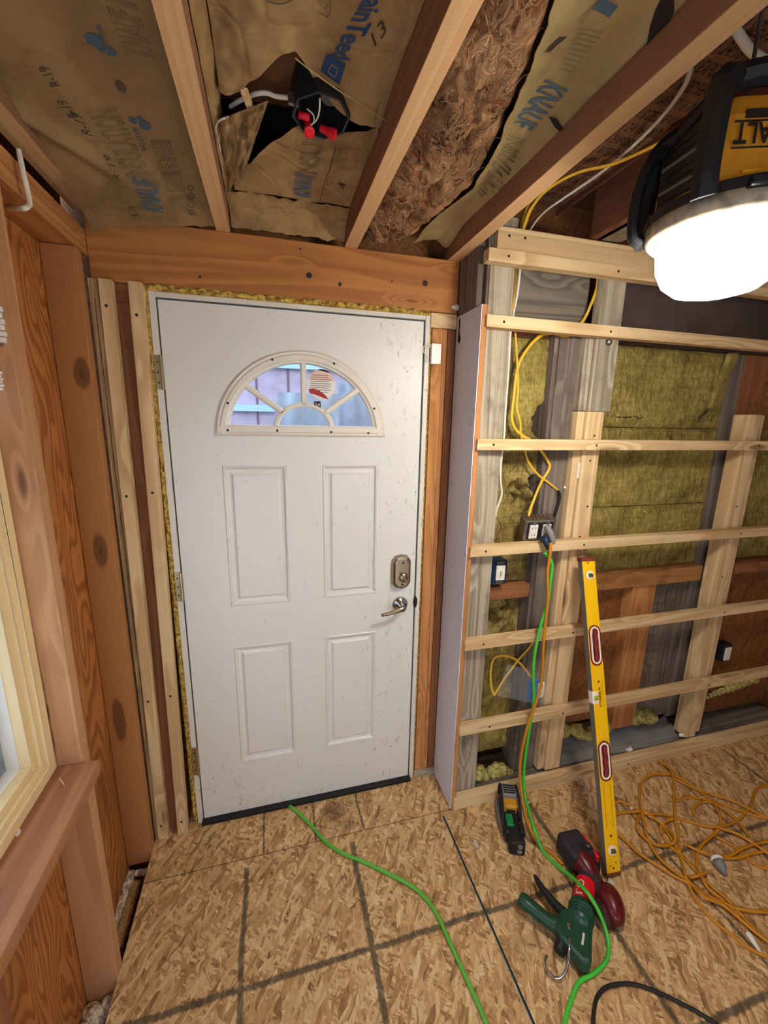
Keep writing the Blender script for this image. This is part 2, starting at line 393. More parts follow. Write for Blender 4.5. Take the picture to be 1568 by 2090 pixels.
M['milred'] = plain('tool_red', (142, 20, 26), 0.35, mott=0.15)
M['maroon'] = plain('tool_maroon', (96, 20, 24), 0.3, mott=0.2)
M['milblack'] = plain('tool_black', (44, 38, 44), 0.6)
M['griprb'] = plain('dark_red_rubber', (56, 28, 26), 0.7)
M['gungreen'] = plain('caulk_gun_green', (18, 66, 48), 0.35, spec=0.5)
M['labelred'] = plain('red_label', (214, 20, 36), 0.4)
M['printblue'] = plain('blue_print', (76, 96, 112), 0.8)
M['printgrey'] = plain('grey_print', (92, 80, 62), 0.85)
M['printnavy'] = plain('navy_print', (28, 62, 104), 0.7)
M['printdark'] = plain('faded_black_print', (72, 56, 40), 0.85)
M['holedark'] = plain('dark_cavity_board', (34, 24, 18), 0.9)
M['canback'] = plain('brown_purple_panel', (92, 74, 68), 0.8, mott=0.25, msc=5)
M['sash'] = wood('cream_window_frame', (232, 208, 160), (208, 178, 126), 'Z', 3, 20, 0.3, 0.0, contrast=0.2, dirt=0.06)
M['alu'] = plain('window_aluminium', (150, 166, 178), 0.45, 0.3, mott=0.4, msc=25)
M['siding'] = plain('pink_siding', (186, 168, 184), 0.8, mott=0.1, msc=12)
M['sidegap'] = plain('siding_groove', (110, 84, 100), 0.9)
M['trimblue'] = plain('pale_blue_trim', (170, 204, 220), 0.7)
M['sidingblue'] = plain('blue_grey_siding', (150, 176, 200), 0.8, mott=0.2, msc=10)
M['ground'] = plain('outdoor_concrete', (150, 150, 150), 0.9, mott=0.3, msc=6)
M['bonebase'] = plain('foundation_concrete', (120, 100, 76), 0.9, mott=0.3)
def glassmat(name, tint, alpha):
    t = NT(name, 0.03, spec=0.5); t.b.inputs['Base Color'].default_value = lin(tint); t.b.inputs['Alpha'].default_value = alpha
    return t.m
M['glass'] = glassmat('window_glass', (200, 215, 235), 0.10)
M['plastic'] = glassmat('clear_plastic_film', (225, 232, 240), 0.13); M['plastic'].node_tree.nodes['Principled BSDF'].inputs['Roughness'].default_value = 0.15
M['filmout'] = plain('milky_plastic_sheet', (204, 222, 238), 0.3, mott=0.15, msc=12)
M['sticker'] = plain('sticker_peach', (226, 190, 172), 0.6)
M['stickerr'] = plain('sticker_red', (164, 44, 34), 0.6)
def emis(name, c, s):
    t = NT(name, 0.4); t.b.inputs['Base Color'].default_value = (0.9, 0.88, 0.8, 1)
    t.b.inputs['Emission Color'].default_value = c
    z = t.sep(t.coords(False))[2]                      # the lamp head throws its light downwards, little at the rim
    t.put(t.b.inputs['Emission Strength'], t.math('MULTIPLY', t.math('ADD', t.math('SUBTRACT', 1.0, t.step(z, -0.040, 0.006)), 0.008), s)); return t.m
M['lens'] = emis('glowing_lens', (1.0, 0.94, 0.85, 1), LAMP)
M['ringw'] = plain('scuffed_white_ring', (196, 186, 160), 0.5, mott=0.35, msc=40)

# ---------------------------------------------------------------- mesh builder
class MB:
    def __init__(s): s.v = []; s.f = []
    def add(s, vs, fs):
        b = len(s.v); s.v += [Vector(v) for v in vs]; s.f += [tuple(i + b for i in f) for f in fs]; return s
    def box(s, x0, x1, y0, y1, z0, z1):
        vs = [(x, y, z) for x in (x0, x1) for y in (y0, y1) for z in (z0, z1)]
        return s.add(vs, [(0, 1, 3, 2), (4, 6, 7, 5), (0, 4, 5, 1), (2, 3, 7, 6), (0, 2, 6, 4), (1, 5, 7, 3)])
    def obox(s, c, ax, ay, az):
        c = Vector(c); ax, ay, az = Vector(ax), Vector(ay), Vector(az)
        vs = [c + ax * i + ay * j + az * k for i in (-1, 1) for j in (-1, 1) for k in (-1, 1)]
        return s.add(vs, [(0, 1, 3, 2), (4, 6, 7, 5), (0, 4, 5, 1), (2, 3, 7, 6), (0, 2, 6, 4), (1, 5, 7, 3)])
    def prism(s, pts, d):
        d = Vector(d); n = len(pts); a = [Vector(p) for p in pts]
        vs = a + [p + d for p in a]
        fs = [tuple(range(n)), tuple(range(2 * n - 1, n - 1, -1))] + [(i, (i + 1) % n, n + (i + 1) % n, n + i) for i in range(n)]
        return s.add(vs, fs)
    def tube(s, pts, r, n=8, closed=False, flat=None, caps=True):
        pts = [Vector(p) for p in pts]; m = len(pts); rings = []
        up = None; base = len(s.v)
        for i, p in enumerate(pts):
            if closed: t = pts[(i + 1) % m] - pts[i - 1]
            else: t = pts[min(i + 1, m - 1)] - pts[max(i - 1, 0)]
            t.normalize() if t.length > 1e-9 else None
            if up is None:
                up = t.orthogonal().normalized()
            up = (up - t * up.dot(t)); up = up.normalized() if up.length > 1e-6 else t.orthogonal().normalized()
            side = t.cross(up)
            ri = r[i] if isinstance(r, (list, tuple)) else r
            if flat is not None:
                u = Vector(flat[0]); u = (u - t * u.dot(t)).normalized(); sd = t.cross(u)
                for k in range(n):
                    a = 2 * math.pi * k / n; s.v.append(p + u * (math.cos(a) * ri * flat[1]) + sd * (math.sin(a) * ri))
            else:
                for k in range(n):
                    a = 2 * math.pi * k / n; s.v.append(p + up * (math.cos(a) * ri) + side * (math.sin(a) * ri))
        for i in range(m if closed else m - 1):
            j = (i + 1) % m
            for k in range(n):
                s.f.append((base + i * n + k, base + i * n + (k + 1) % n, base + j * n + (k + 1) % n, base + j * n + k))
        if not closed and caps:
            s.f.append(tuple(base + k for k in range(n - 1, -1, -1))); s.f.append(tuple(base + (m - 1) * n + k for k in range(n)))
        return s
    def lathe(s, prof, mat=None, n=28, a0=0.0, a1=2 * math.pi):
        mat = mat or Matrix.Identity(4); base = len(s.v); full = abs(a1 - a0 - 2 * math.pi) < 1e-6
        m = n if full else n + 1
        for (r, h) in prof:
            for k in range(m):
                a = a0 + (a1 - a0) * k / n; s.v.append(mat @ Vector((r * math.cos(a), r * math.sin(a), h)))
        for i in range(len(prof) - 1):
            for k in range(n):
                k2 = (k + 1) % m
                s.f.append((base + i * m + k, base + i * m + k2, base + (i + 1) * m + k2, base + (i + 1) * m + k))
        if full:
            if prof[0][0] > 1e-5: s.f.append(tuple(base + k for k in range(m - 1, -1, -1)))
            if prof[-1][0] > 1e-5: s.f.append(tuple(base + (len(prof) - 1) * m + k for k in range(m)))
        return s
    def grid(s, nu, nv, fn, keep=None):
        base = len(s.v)
        for i in range(nu + 1):
            for j in range(nv + 1): s.v.append(Vector(fn(i / nu, j / nv)))
        for i in range(nu):
            for j in range(nv):
                if keep and not keep((i + .5) / nu, (j + .5) / nv): continue
                a = base + i * (nv + 1) + j; s.f.append((a, a + nv + 1, a + nv + 2, a + 1))
        return s
    def blob(s, c, r, sub=2, amp=0.25, fr=30, sc=(1, 1, 1)):
        bm = bmesh.new(); bmesh.ops.create_icosphere(bm, subdivisions=sub, radius=1.0)
        c = Vector(c); vs = []
        for v in bm.verts:
            d = v.co.normalized(); k = 1 + amp * noise.noise(d * 1.7 + c * fr) + amp * 0.5 * noise.noise(d * 4 + c * fr)
            vs.append(c + Vector((d.x * sc[0], d.y * sc[1], d.z * sc[2])) * r * k)
        fs = [tuple(v.index for v in f.verts) for f in bm.faces]; bm.free()
        return s.add(vs, fs)
    def build(s, name, mat, parent=None, bevel=0.0, smooth=False, local=False, solid=0.0, sub=0, seg=2, label=None):
        me = bpy.data.meshes.new(name)
        xs = [v.x for v in s.v]; ys = [v.y for v in s.v]; zs = [v.z for v in s.v]
        org = Vector((0, 0, 0)) if local else Vector(((min(xs) + max(xs)) / 2, (min(ys) + max(ys)) / 2, min(zs)))
        me.from_pydata([v - org for v in s.v], [], s.f); me.validate()
        bm = bmesh.new(); bm.from_mesh(me); bmesh.ops.remove_doubles(bm, verts=bm.verts, dist=1e-6)
        bmesh.ops.recalc_face_normals(bm, faces=bm.faces); bm.to_mesh(me); bm.free()
        o = bpy.data.objects.new(name, me); COL.objects.link(o)
        for m_ in (mat if isinstance(mat, (list, tuple)) else [mat]): me.materials.append(M[m_] if isinstance(m_, str) else m_)
        pw = WORLD.get(parent.name, Vector()) if parent is not None else Vector()
        if parent is not None: o.parent = parent
        o.location = org if local else org - pw
        WORLD[o.name] = Vector() if local else org
        if smooth:
            for p in me.polygons: p.use_smooth = True
        if solid:
            m = o.modifiers.new('solid', 'SOLIDIFY'); m.thickness = solid; m.offset = 0
        if bevel:
            m = o.modifiers.new('bevel', 'BEVEL'); m.width = bevel; m.segments = seg; m.limit_method = 'ANGLE'; m.angle_limit = 0.6
        if sub:
            m = o.modifiers.new('sub', 'SUBSURF'); m.levels = sub; m.render_levels = sub
        if label: o['label'] = label
        return o
WORLD = {}

def tag(o, label=None, cat=None, group=None, kind=None):
    if label: o['label'] = label
    if cat: o['category'] = cat
    if group: o['group'] = group
    if kind: o['kind'] = kind
    return o
def thing(name, label=None, cat=None, loc=(0, 0, 0), rotz=0.0, group=None, kind=None, mat=None):
    o = bpy.data.objects.new(name, None); COL.objects.link(o); o.empty_display_size = 0.05
    if mat is not None: o.matrix_world = mat; WORLD[o.name] = Vector()
    else:
        o.location = loc; o.rotation_euler = (0, 0, rotz)
        WORLD[o.name] = Vector(loc)
    return tag(o, label, cat, group, kind)
def spline(pts, n=8, closed=False):
    pts = [Vector(p) for p in pts]; m = len(pts); out = []
    for i in range(m if closed else m - 1):
        if closed: p0, p1, p2, p3 = pts[i - 1], pts[i], pts[(i + 1) % m], pts[(i + 2) % m]
        else: p0, p1, p2, p3 = pts[max(i - 1, 0)], pts[i], pts[i + 1], pts[min(i + 2, m - 1)]
        for k in range(n):
            t = k / n
            out.append(0.5 * ((2 * p1) + (p2 - p0) * t + (2 * p0 - 5 * p1 + 4 * p2 - p3) * t * t + (3 * p1 - p0 - 3 * p2 + p3) * t ** 3))
    if not closed: out.append(pts[-1])
    return out
def nz(x, y, z=0.0): return noise.noise(Vector((x, y, z)))
def fbm(x, y, z=0.0, o=4):
    r = 0; a = 1
    for k in range(o): r += a * noise.noise(Vector((x, y, z)) * (2 ** k)); a *= 0.5
    return r

def lettering(name, body, P0, P1, P2, mat, parent, fn=None, outline=0.0, local=False, shear=0.0, thick=0.0006, lines=False, subdiv=0.0, nudge=None):
    """text laid from P0 along the baseline to P1, letters rising towards P2"""
    cu = bpy.data.curves.new('txt', 'FONT'); cu.body = body; cu.size = 1.0; cu.shear = shear
    cu.resolution_u = 3
    if name == 'brand_lettering': cu.offset = 0.022
    if outline: cu.fill_mode = 'NONE'; cu.bevel_depth = outline; cu.bevel_resolution = 0
    else: cu.extrude = 0.0
    ob = bpy.data.objects.new('txt', cu); COL.objects.link(ob)
    dg = bpy.context.evaluated_depsgraph_get(); dg.update()
    me = bpy.data.meshes.new_from_object(ob.evaluated_get(dg))
    vs = [v.co.copy() for v in me.vertices]
    x0 = min(v.x for v in vs); x1 = max(v.x for v in vs); y0 = min(v.y for v in vs); y1 = max(v.y for v in vs)
    P0, P1, P2 = Vector(P0), Vector(P1), Vector(P2)
    ex = P1 - P0; ey = P2 - P0; nn = ex.cross(ey).normalized()
    if subdiv:
        bm = bmesh.new(); bm.from_mesh(me); bmesh.ops.triangulate(bm, faces=bm.faces)
        for it in range(4):
            es = [e for e in bm.edges if (ex * ((e.verts[0].co.x - e.verts[1].co.x) / (x1 - x0))).length + (ey * ((e.verts[0].co.y - e.verts[1].co.y) / (y1 - y0))).length > subdiv]
            if not es: break
            bmesh.ops.subdivide_edges(bm, edges=es, cuts=1)
        bmesh.ops.triangulate(bm, faces=bm.faces)
        bm.to_mesh(me); bm.free(); vs = [v.co.copy() for v in me.vertices]
    fs = [tuple(p.vertices) for p in me.polygons]
    out = []
    for v in vs:
        p = P0 + ex * ((v.x - x0) / (x1 - x0)) + ey * ((v.y - y0) / (y1 - y0)) + nn * (v.z * 0.02 if outline else 0)
        if fn: p = fn(p)
        out.append(p)
    bpy.data.objects.remove(ob); bpy.data.curves.remove(cu); bpy.data.meshes.remove(me)
    mb = MB(); mb.add(out, fs)
    return mb.build(name, mat, parent, local=local)

def board(name, label, cat, x0, x1, y0, y1, z0, z1, mat, group=None, screws=None, bevel=0.0015, kind=None):
    """a piece of timber; screws = list of (x, z) on its room side face"""
    o = tag(MB().box(x0, x1, y0, y1, z0, z1).build(name, mat, bevel=bevel), label, cat, group, kind)
    if screws:
        for (sx, sz) in screws:
            m = Matrix.Translation((sx, y0 + 0.0004, sz)) @ Matrix.Rotation(math.pi / 2, 4, 'X')
            MB().lathe([(0.0, 0.0008), (0.0045, 0.001), (0.0048, 0.0)], m, 10).build('screw_head', 'screw', o)
    return o

# ================================================================ SETTING
FZ = -0.015
tag(MB().box(-0.178, 3.2, -3.6, 0.12, FZ - 0.02, FZ).build('floor', 'floor'), kind='structure')
# floor object's origin must stay at the world origin for its printed grid
fo = bpy.data.objects['floor']
for v_ in fo.data.vertices: v_.co += fo.location
fo.location = (0, 0, 0)
tag(MB().box(-0.6, 3.2, -3.6, 0.3, -0.30, -0.24).build('trim_1', 'bonebase'), kind='structure')
def hole_wall(x, y0, y1, z0, z1, hy0, hy1, hz0, hz1, t=0.012):
    mb = MB()
    mb.box(x - t, x, y0, hy0, z0, z1); mb.box(x - t, x, hy1, y1, z0, z1)
    mb.box(x - t, x, hy0, hy1, z0, hz0); mb.box(x - t, x, hy0, hy1, hz1, z1); return mb
WX = -0.268
tag(hole_wall(WX, -3.6, 0.1, -0.26, 2.7, -1.54, -0.482, 0.765, 1.68).build('wall_left', 'ply'), kind='structure')
# outer skin of the door wall, with the door opening
fw = MB(); fw.box(-0.33, -0.02, 0.135, 0.15, -0.26, 2.7); fw.box(0.94, 3.2, 0.135, 0.15, -0.26, 2.7); fw.box(-0.02, 0.94, 0.135, 0.15, 2.07, 2.7); fw.box(-0.02, 0.94, 0.135, 0.15, -0.26, -0.03)
tag(fw.build('wall_front', 'osbwall'), kind='structure')
tag(MB().box(3.2, 3.22, -3.6, 0.15, -0.26, 2.7).build('wall_right', 'osbwall'), kind='structure')
tag(MB().box(-0.33, 3.2, -3.62, -3.6, -0.26, 2.7).build('wall_back', 'osbwall'), kind='structure')
tag(MB().box(-0.33, 3.2, -3.6, 0.15, 2.56, 2.58).build('ceiling', 'osbroof'), kind='structure')

# ================================================================ DOOR
door = thing('door_1', kind='structure')
def panel_door():
    """slab with four raised panels and a fanlight opening; front face at y=0"""
    panels = [(0.165, 0.389, 0.955, 1.495), (0.521, 0.742, 0.951, 1.494), (0.162, 0.391, 0.243, 0.781), (0.525, 0.737, 0.250, 0.779)]
    H = 2.03; W = 0.914; mb = MB()
    cx, cz, ro = 0.4585, 1.628, 0.270
    # slab front cut into strips around panels and the half round light
    xs = [0.003, 0.165, 0.390, 0.522, 0.740, 0.911]
    def rect(x0, x1, z0, z1, y=0.0): mb.add([(x0, y, z0), (x1, y, z0), (x1, y, z1), (x0, y, z1)], [(0, 1, 2, 3)])
    P = [(0.164, 0.390, 0.953, 1.495), (0.522, 0.741, 0.953, 1.495), (0.162, 0.390, 0.245, 0.780), (0.525, 0.738, 0.250, 0.779)]
    P = [(0.164, 0.390, 0.953, 1.495), (0.522, 0.741, 0.953, 1.495), (0.164, 0.390, 0.246, 0.780), (0.522, 0.741, 0.246, 0.780)]
    X0, X1 = 0.003, 0.911
    rect(X0, X1, 0.002, 0.246); rect(X0, X1, 0.780, 0.953)
    for z0, z1 in ((0.246, 0.780), (0.953, 1.495)):
        rect(X0, 0.164, z0, z1); rect(0.390, 0.522, z0, z1); rect(0.741, X1, z0, z1)
    rect(X0, X1, 1.495, cz)
    n = 32; arc = [(cx + ro * math.cos(math.pi * k / n), cz + ro * math.sin(math.pi * k / n)) for k in range(n + 1)]
    top = H
    rect(X0, cx - ro, cz, top); rect(cx + ro, X1, cz, top)
    for k in range(n):
        (xa, za), (xb, zb) = arc[k], arc[k + 1]
        mb.add([(xa, 0, za), (xb, 0, zb), (xb, 0, top), (xa, 0, top)], [(0, 1, 2, 3)])
        mb.add([(xa, 0, za), (xb, 0, zb), (xb, 0.044, zb), (xa, 0.044, za)], [(0, 1, 2, 3)])
    mb.add([(cx - ro, 0, cz), (cx + ro, 0, cz), (cx + ro, 0.044, cz), (cx - ro, 0.044, cz)], [(0, 1, 2, 3)])
    # moulded panels: small raised lip, sunk cove, raised field
    for (x0, x1, z0, z1) in P:
        prof = [(0.0, 0.0), (0.004, -0.0035), (0.009, -0.0015), (0.014, 0.005), (0.024, 0.0075), (0.030, 0.0055), (0.036, -0.0005), (0.040, 0.0)]
        def ring(d, y): return [(x0 + d, y, z0 + d), (x1 - d, y, z0 + d), (x1 - d, y, z1 - d), (x0 + d, y, z1 - d)]
        for (d0, y0), (d1, y1) in zip(prof[:-1], prof[1:]):
            a, b = ring(d0, y0), ring(d1, y1)
            for k in range(4): mb.add([a[k], a[(k + 1) % 4], b[(k + 1) % 4], b[k]], [(0, 1, 2, 3)])
        mb.add(ring(*prof[-1]), [(0, 1, 2, 3)])
    # edges and back
    mb.add([(X0, 0, 0.002), (X0, 0.044, 0.002), (X0, 0.044, H), (X0, 0, H)], [(0, 1, 2, 3)])
    mb.add([(X1, 0, 0.002), (X1, 0.044, 0.002), (X1, 0.044, H), (X1, 0, H)], [(0, 1, 2, 3)])
    mb.add([(X0, 0, 0.002), (X1, 0, 0.002), (X1, 0.044, 0.002), (X0, 0.044, 0.002)], [(0, 1, 2, 3)])
    mb.add([(X0, 0, H), (X1, 0, H), (X1, 0.044, H), (X0, 0.044, H)], [(0, 1, 2, 3)])
    rect(X0, X1, 0.002, cz, 0.044); rect(X0, cx - ro, cz, H, 0.044); rect(cx + ro, X1, cz, H, 0.044)
    for k in range(n):
        (xa, za), (xb, zb) = arc[k], arc[k + 1]
        mb.add([(xa, .044, za), (xb, .044, zb), (xb, .044, H), (xa, .044, H)], [(0, 1, 2, 3)])
    return mb
slab = panel_door().build('door_slab', 'door', door)
# fanlight surround
cx, cz0, RO, RI = 0.4585, 1.603, 0.307, 0.266
def ang(k, n): return math.pi * k / n
fr = MB(); n = 40
prof = [(RO, 0.0), (RO, -0.006), (RO - 0.006, -0.011), (RO - 0.012, -0.009), (RO - 0.018, -0.013), (RO - 0.032, -0.013), (RO - 0.038, -0.006), (RI - 0.002, -0.004), (RI - 0.004, 0.02)]
# arched part
base_z = cz0 + 0.036
for (r0, y0), (r1, y1) in zip(prof[:-1], prof[1:]):
    for k in range(n):
        a, b = ang(k, n), ang(k + 1, n)
        if k in (0, n - 1): a, b = (0.012, b) if k == 0 else (a, math.pi - 0.012)
        q = lambda r, t, y: (cx + r * math.cos(t), y, max(cz0 + (r * math.sin(t)) * (0.298 / 0.307), cz0 + (0.0 if r > 0.30 else 0.0)))
        fr.add([q(r0, a, y0), q(r0, b, y0), q(r1, b, y1), q(r1, a, y1)], [(0, 1, 2, 3)])
# bottom rail
bp = [(cz0, 0.0), (cz0, -0.006), (cz0 + 0.005, -0.011), (cz0 + 0.010, -0.009), (cz0 + 0.014, -0.013), (cz0 + 0.030, -0.013), (cz0 + 0.036, -0.006), (cz0 + 0.038, 0.02)]
for (z0, y0), (z1, y1) in zip(bp[:-1], bp[1:]):
    fr.add([(cx - RO + (z0 - cz0) * .5, y0 - .0008, z0 - .0005), (cx + RO - (z0 - cz0) * .5, y0 - .0008, z0 - .0005), (cx + RO - (z1 - cz0) * .5, y1 - .0008, z1), (cx - RO + (z1 - cz0) * .5, y1 - .0008, z1)], [(0, 1, 2, 3)])
fan = fr.build('fanlight_surround', 'trimwhite', door, smooth=False)
# muntins
def muntin(p0, p1, wd=0.011):
    p0, p1 = Vector(p0), Vector(p1); d = (p1 - p0).normalized(); s_ = Vector((-d.z, 0, d.x)) * wd
    m = MB(); pts = [p0 - s_, p0 - s_ * .5 + Vector((0, -.007, 0)), p0 + s_ * .5 + Vector((0, -.007, 0)), p0 + s_]
    m.prism(pts, p1 - p0); return m
RS = 0.100; zc = cz0 + 0.030
for t in (90, 139, 41):
    c_, s_ = math.cos(math.radians(t)), math.sin(math.radians(t))
    muntin((cx + RS * c_, 0.002, zc + RS * 0.82 * s_), (cx + (RI) * c_, 0.002, cz0 + RI * 0.985 * s_ )).build('muntin', 'trimwhite', door)
am = MB()
for k in range(20):
    a, b = ang(k, 20), ang(k + 1, 20)
    for (r0, y0), (r1, y1) in zip([(RS + .011, .002), (RS + .005, -.005), (RS - .005, -.005)], [(RS + .005, -.005), (RS - .005, -.005), (RS - .011, .002)]):
        q = lambda r, t, y: (cx + r * math.cos(t), y, zc + r * math.sin(t) * 0.82)
        am.add([q(r0, a, y0), q(r0, b, y0), q(r1, b, y1), q(r1, a, y1)], [(0, 1, 2, 3)])
am.build('curved_muntin', 'trimwhite', door)
for (px, py) in [(465, 878), (566, 879), (676, 882), (752, 884), (465, 823), (556, 734), (682, 742), (764, 834)]:
    p = at(px, py, 'y', -0.0135); MB().lathe([(0, .001), (.0045, .001), (.0045, 0)], Matrix.Translation(p) @ Matrix.Rotation(math.pi / 2, 4, 'X'), 10).build('screw_hole', 'screw', door)
gl = MB(); gv = [(cx + (RO - .015) * math.cos(ang(k, 32)), 0.016, cz0 + .005 + (RO - .02) * math.sin(ang(k, 32))) for k in range(33)]
gl.add(gv, [tuple(range(33))]); gl.build('fanlight_glass', 'glass', door)
# sticker on the glass
ctr = at(657, 785, 'y', 0.013); sr = 0.052
sk = MB(); sk.add([(ctr.x + sr * .95 * math.cos(a), 0.0135, ctr.z + sr * 1.05 * math.sin(a)) for a in [2 * math.pi * k / 28 for k in range(28)]], [tuple(range(28))])
stick = tag(sk.build('sticker', 'sticker'), 'round peach and white printed sticker on the fanlight glass', 'sticker')
wa = MB(); wa.add([(ctr.x + sr * .94 * math.cos(a), 0.0133, ctr.z + sr * 1.04 * math.sin(a)) for a in [math.radians(t_) for t_ in range(165, 376, 7)]], [tuple(range(31))]); wa.build('white_half', 'white', stick)
for k in range(9):
    z = ctr.z + 0.032 - k * 0.0075; w_ = sr * math.sqrt(max(0.05, 1 - ((z - ctr.z) / (sr * 1.05)) ** 2)) * .82
    MB().box(ctr.x - w_, ctr.x + w_ * random.uniform(.6, 1), 0.0128, 0.0132, z, z + 0.002).build('printed_line', 'printgrey', stick)
rb = MB()
rb.add([(ctr.x + sr * .95 * math.cos(a), 0.0130, ctr.z + sr * 1.05 * math.sin(a)) for a in [math.radians(t) for t in range(50, 111, 6)]], [tuple(range(11))]); rb.build('black_band', 'ink', stick)
rb = MB(); rb.add([at(px, py, 'y', 0.0125) for px, py in [(630, 794), (640, 793), (652, 797), (664, 806), (671, 815), (660, 812), (645, 806), (632, 802)]], [tuple(range(8))]); rb.build('red_band', 'stickerr', stick)
bagp = [at(px, py, 'y', -0.0015) for px, py in [(622, 802), (640, 806), (672, 818), (668, 850), (655, 845), (622, 832)]]
bag = MB(); bag.add(bagp, [tuple(range(6))]); bag = tag(bag.build('packet', 'plastic'), 'small clear plastic packet marked 24 at the foot of the fanlight', 'packet')
q = at(648, 826, 'y', -0.002); sq = MB(); sq.box(q.x - .012, q.x + .012, -0.0025, -0.002, q.z - .012, q.z + .012); sq = sq.build('black_tag', 'ink', bag)
lettering('number_print', '24', (q.x - .009, -.0030, q.z - .006), (q.x + .009, -.0030, q.z - .006), (q.x - .009, -.0030, q.z + .006), 'white', bag)
# gap strip, jamb, threshold
jm = MB(); jm.box(-0.022, -0.002, -0.004, 0.12, -0.015, 2.0525); jm.box(0.917, 0.936, -0.004, 0.12, -0.015, 2.0525); jm.box(-0.0019, 0.9169, -0.004, 0.12, 2.036, 2.052)
jm.build('jamb', 'jamb', door, bevel=0.002)
gs = MB(); gs.box(-0.003, 0.004, 0.006, 0.046, 0, 2.036); gs.box(0.910, 0.918, 0.004, 0.046, 0, 2.036); gs.box(0, 0.914, 0.006, 0.046, 2.030, 2.037)
gs.build('weatherstrip', 'gap', door)
th = MB(); th.box(-0.004, 0.920, -0.022, 0.13, -0.0155, 0.001)
th.build('threshold', 'black', door, bevel=0.002)
for (z0, z1) in ((1.751, 1.859), (0.996, 1.107), (0.228, 0.359)):
    h = MB(); h.box(-0.022, -0.001, -0.0065, -0.004, z0, z1); h.tube([(-0.001, -0.008, z0), (-0.001, -0.008, z1)], 0.0055, 10)
    h = h.build('hinge', 'brass', door, smooth=False)
    for k in range(3):
        zz = z0 + (z1 - z0) * (.2 + .3 * k); MB().lathe([(0, .001), (.003, .001), (.003, 0)], Matrix.Translation((-.013, -.0066, zz)) @ Matrix.Rotation(math.pi / 2, 4, 'X'), 8).build('hinge_screw', 'screw', h)
# deadbolt: eight sided escutcheon with thumb turn
lc = Vector((0.846, 0, 1.043))
def poly_oct(w_, h_, y):
    return [(lc.x + a * w_, y, lc.z + b * h_) for a, b in [(-.62, -1), (.0, -1.08), (.62, -1), (1, -.72), (1, .72), (.62, 1), (0, 1.08), (-.62, 1), (-1, .72), (-1, -.72)]]
db = MB(); a = poly_oct(.042, .070, -0.0005); b = poly_oct(.038, .066, -0.020); c3 = poly_oct(.029, .058, -0.027)
nn_ = len(a)
for A, B in ((a, b), (b, c3)):
    for k in range(nn_): db.add([A[k], A[(k + 1) % nn_], B[(k + 1) % nn_], B[k]], [(0, 1, 2, 3)])
db.add(c3, [tuple(range(nn_))])
plate = db.build('deadbolt_plate', 'nickel', door, bevel=0.002)
MB().lathe([(0.0, 0.014), (0.016, 0.013), (0.021, 0.006), (0.022, 0)], Matrix.Translation((lc.x + .004, -0.026, lc.z - .018)) @ Matrix.Rotation(math.pi / 2, 4, 'X'), 24).build('thumb_turn_base', 'nickel', plate, smooth=True)
tt = MB(); d1 = Vector((-0.55, 0, 0.83)).normalized(); d1 = Vector((math.cos(math.radians(125)), 0, math.sin(math.radians(125))))
tt.obox((lc.x + .004, -0.044, lc.z - .018), d1 * .019, Vector((0, .010, 0)), Vector((-d1.z, 0, d1.x)) * .0045)
tt.build('thumb_turn', 'nickel', plate, bevel=0.003)
for dz in (.045, -.050): MB().lathe([(0, .002), (.0045, .002), (.0045, 0)], Matrix.Translation((lc.x + .002, -0.0265, lc.z + dz)) @ Matrix.Rotation(math.pi / 2, 4, 'X'), 10).build('plate_screw', 'screw', plate)
# lever handle
hc = Vector((0.847, 0, 0.893))
rose = MB().lathe([(0.034, 0.0), (0.034, 0.006), (0.030, 0.012), (0.016, 0.016), (0.012, 0.035), (0.0, 0.036)], Matrix.Translation(hc) @ Matrix.Rotation(math.pi / 2, 4, 'X'), 28).build('handle_rose', 'chrome', door, smooth=True)
lv = MB(); la, lb_ = at(829, 1241, 'y', -.055), at(779, 1256, 'y', -.055); lv.tube([hc + Vector((0, -.03, 0)), Vector((hc.x, -.052, hc.z - .004))], .010, 12)
lv.tube([la.lerp(lb_, k / 8) + Vector((0, -.004 * math.sin(math.pi * k / 8), 0)) for k in range(9)], [.006] + [0.0115 - 0.005 * k / 8 for k in range(8)], 12, flat=((0, 1, 0), 0.6))
lv.build('lever', 'nickel', rose, smooth=True)
MB().box(0.911, 0.9135, -0.006, 0.02, 0.868, 0.925).build('latch_plate', 'black', door)
MB().lathe([(0, .012), (.007, .012), (.015, .004), (.019, 0)], Matrix.Translation((0.916, -0.004, 0.897)) @ Matrix.Rotation(math.pi / 2, 4, 'X') @ Matrix.Diagonal((0.5, 1.4, .6, 1)), 16).build('strike_lip', 'black', door)

# spray foam round the jamb
def foam_strip(name, a, b, wd, out, mat, label, seed=0, n=90, parent=None):
    """a ragged bead of set foam from a to b, wd wide along side vector, bulging along out"""
    a, b, wd, out = Vector(a), Vector(b), Vector(wd), Vector(out); L = (b - a).length; n = int(L / 0.006)
    def fn(u, v):
        p = a + (b - a) * u; k = math.sin(math.pi * v)
        h = k * (0.55 + 0.9 * fbm(u * L * 45, v * 2.2, seed, 3)) + 0.25 * nz(u * L * 140, v * 6, seed)
        s_ = v + 0.18 * nz(u * L * 60, v * 2, seed + 9) * (1 if 0 < v < 1 else 0.5)
        return p + wd * s_ + out * h
    o = MB().grid(n, 9, fn).build(name, mat, smooth=True, solid=0.0)
    return tag(o, label, 'spray foam')
foam_strip('spray_foam', (-0.03, 0.004, 2.051), (0.936, 0.004, 2.051), (0, 0, 0.024), (0, -0.020, 0.002), 'foam_y', 'yellow spray foam squeezed out along the top of the door jamb', 1)
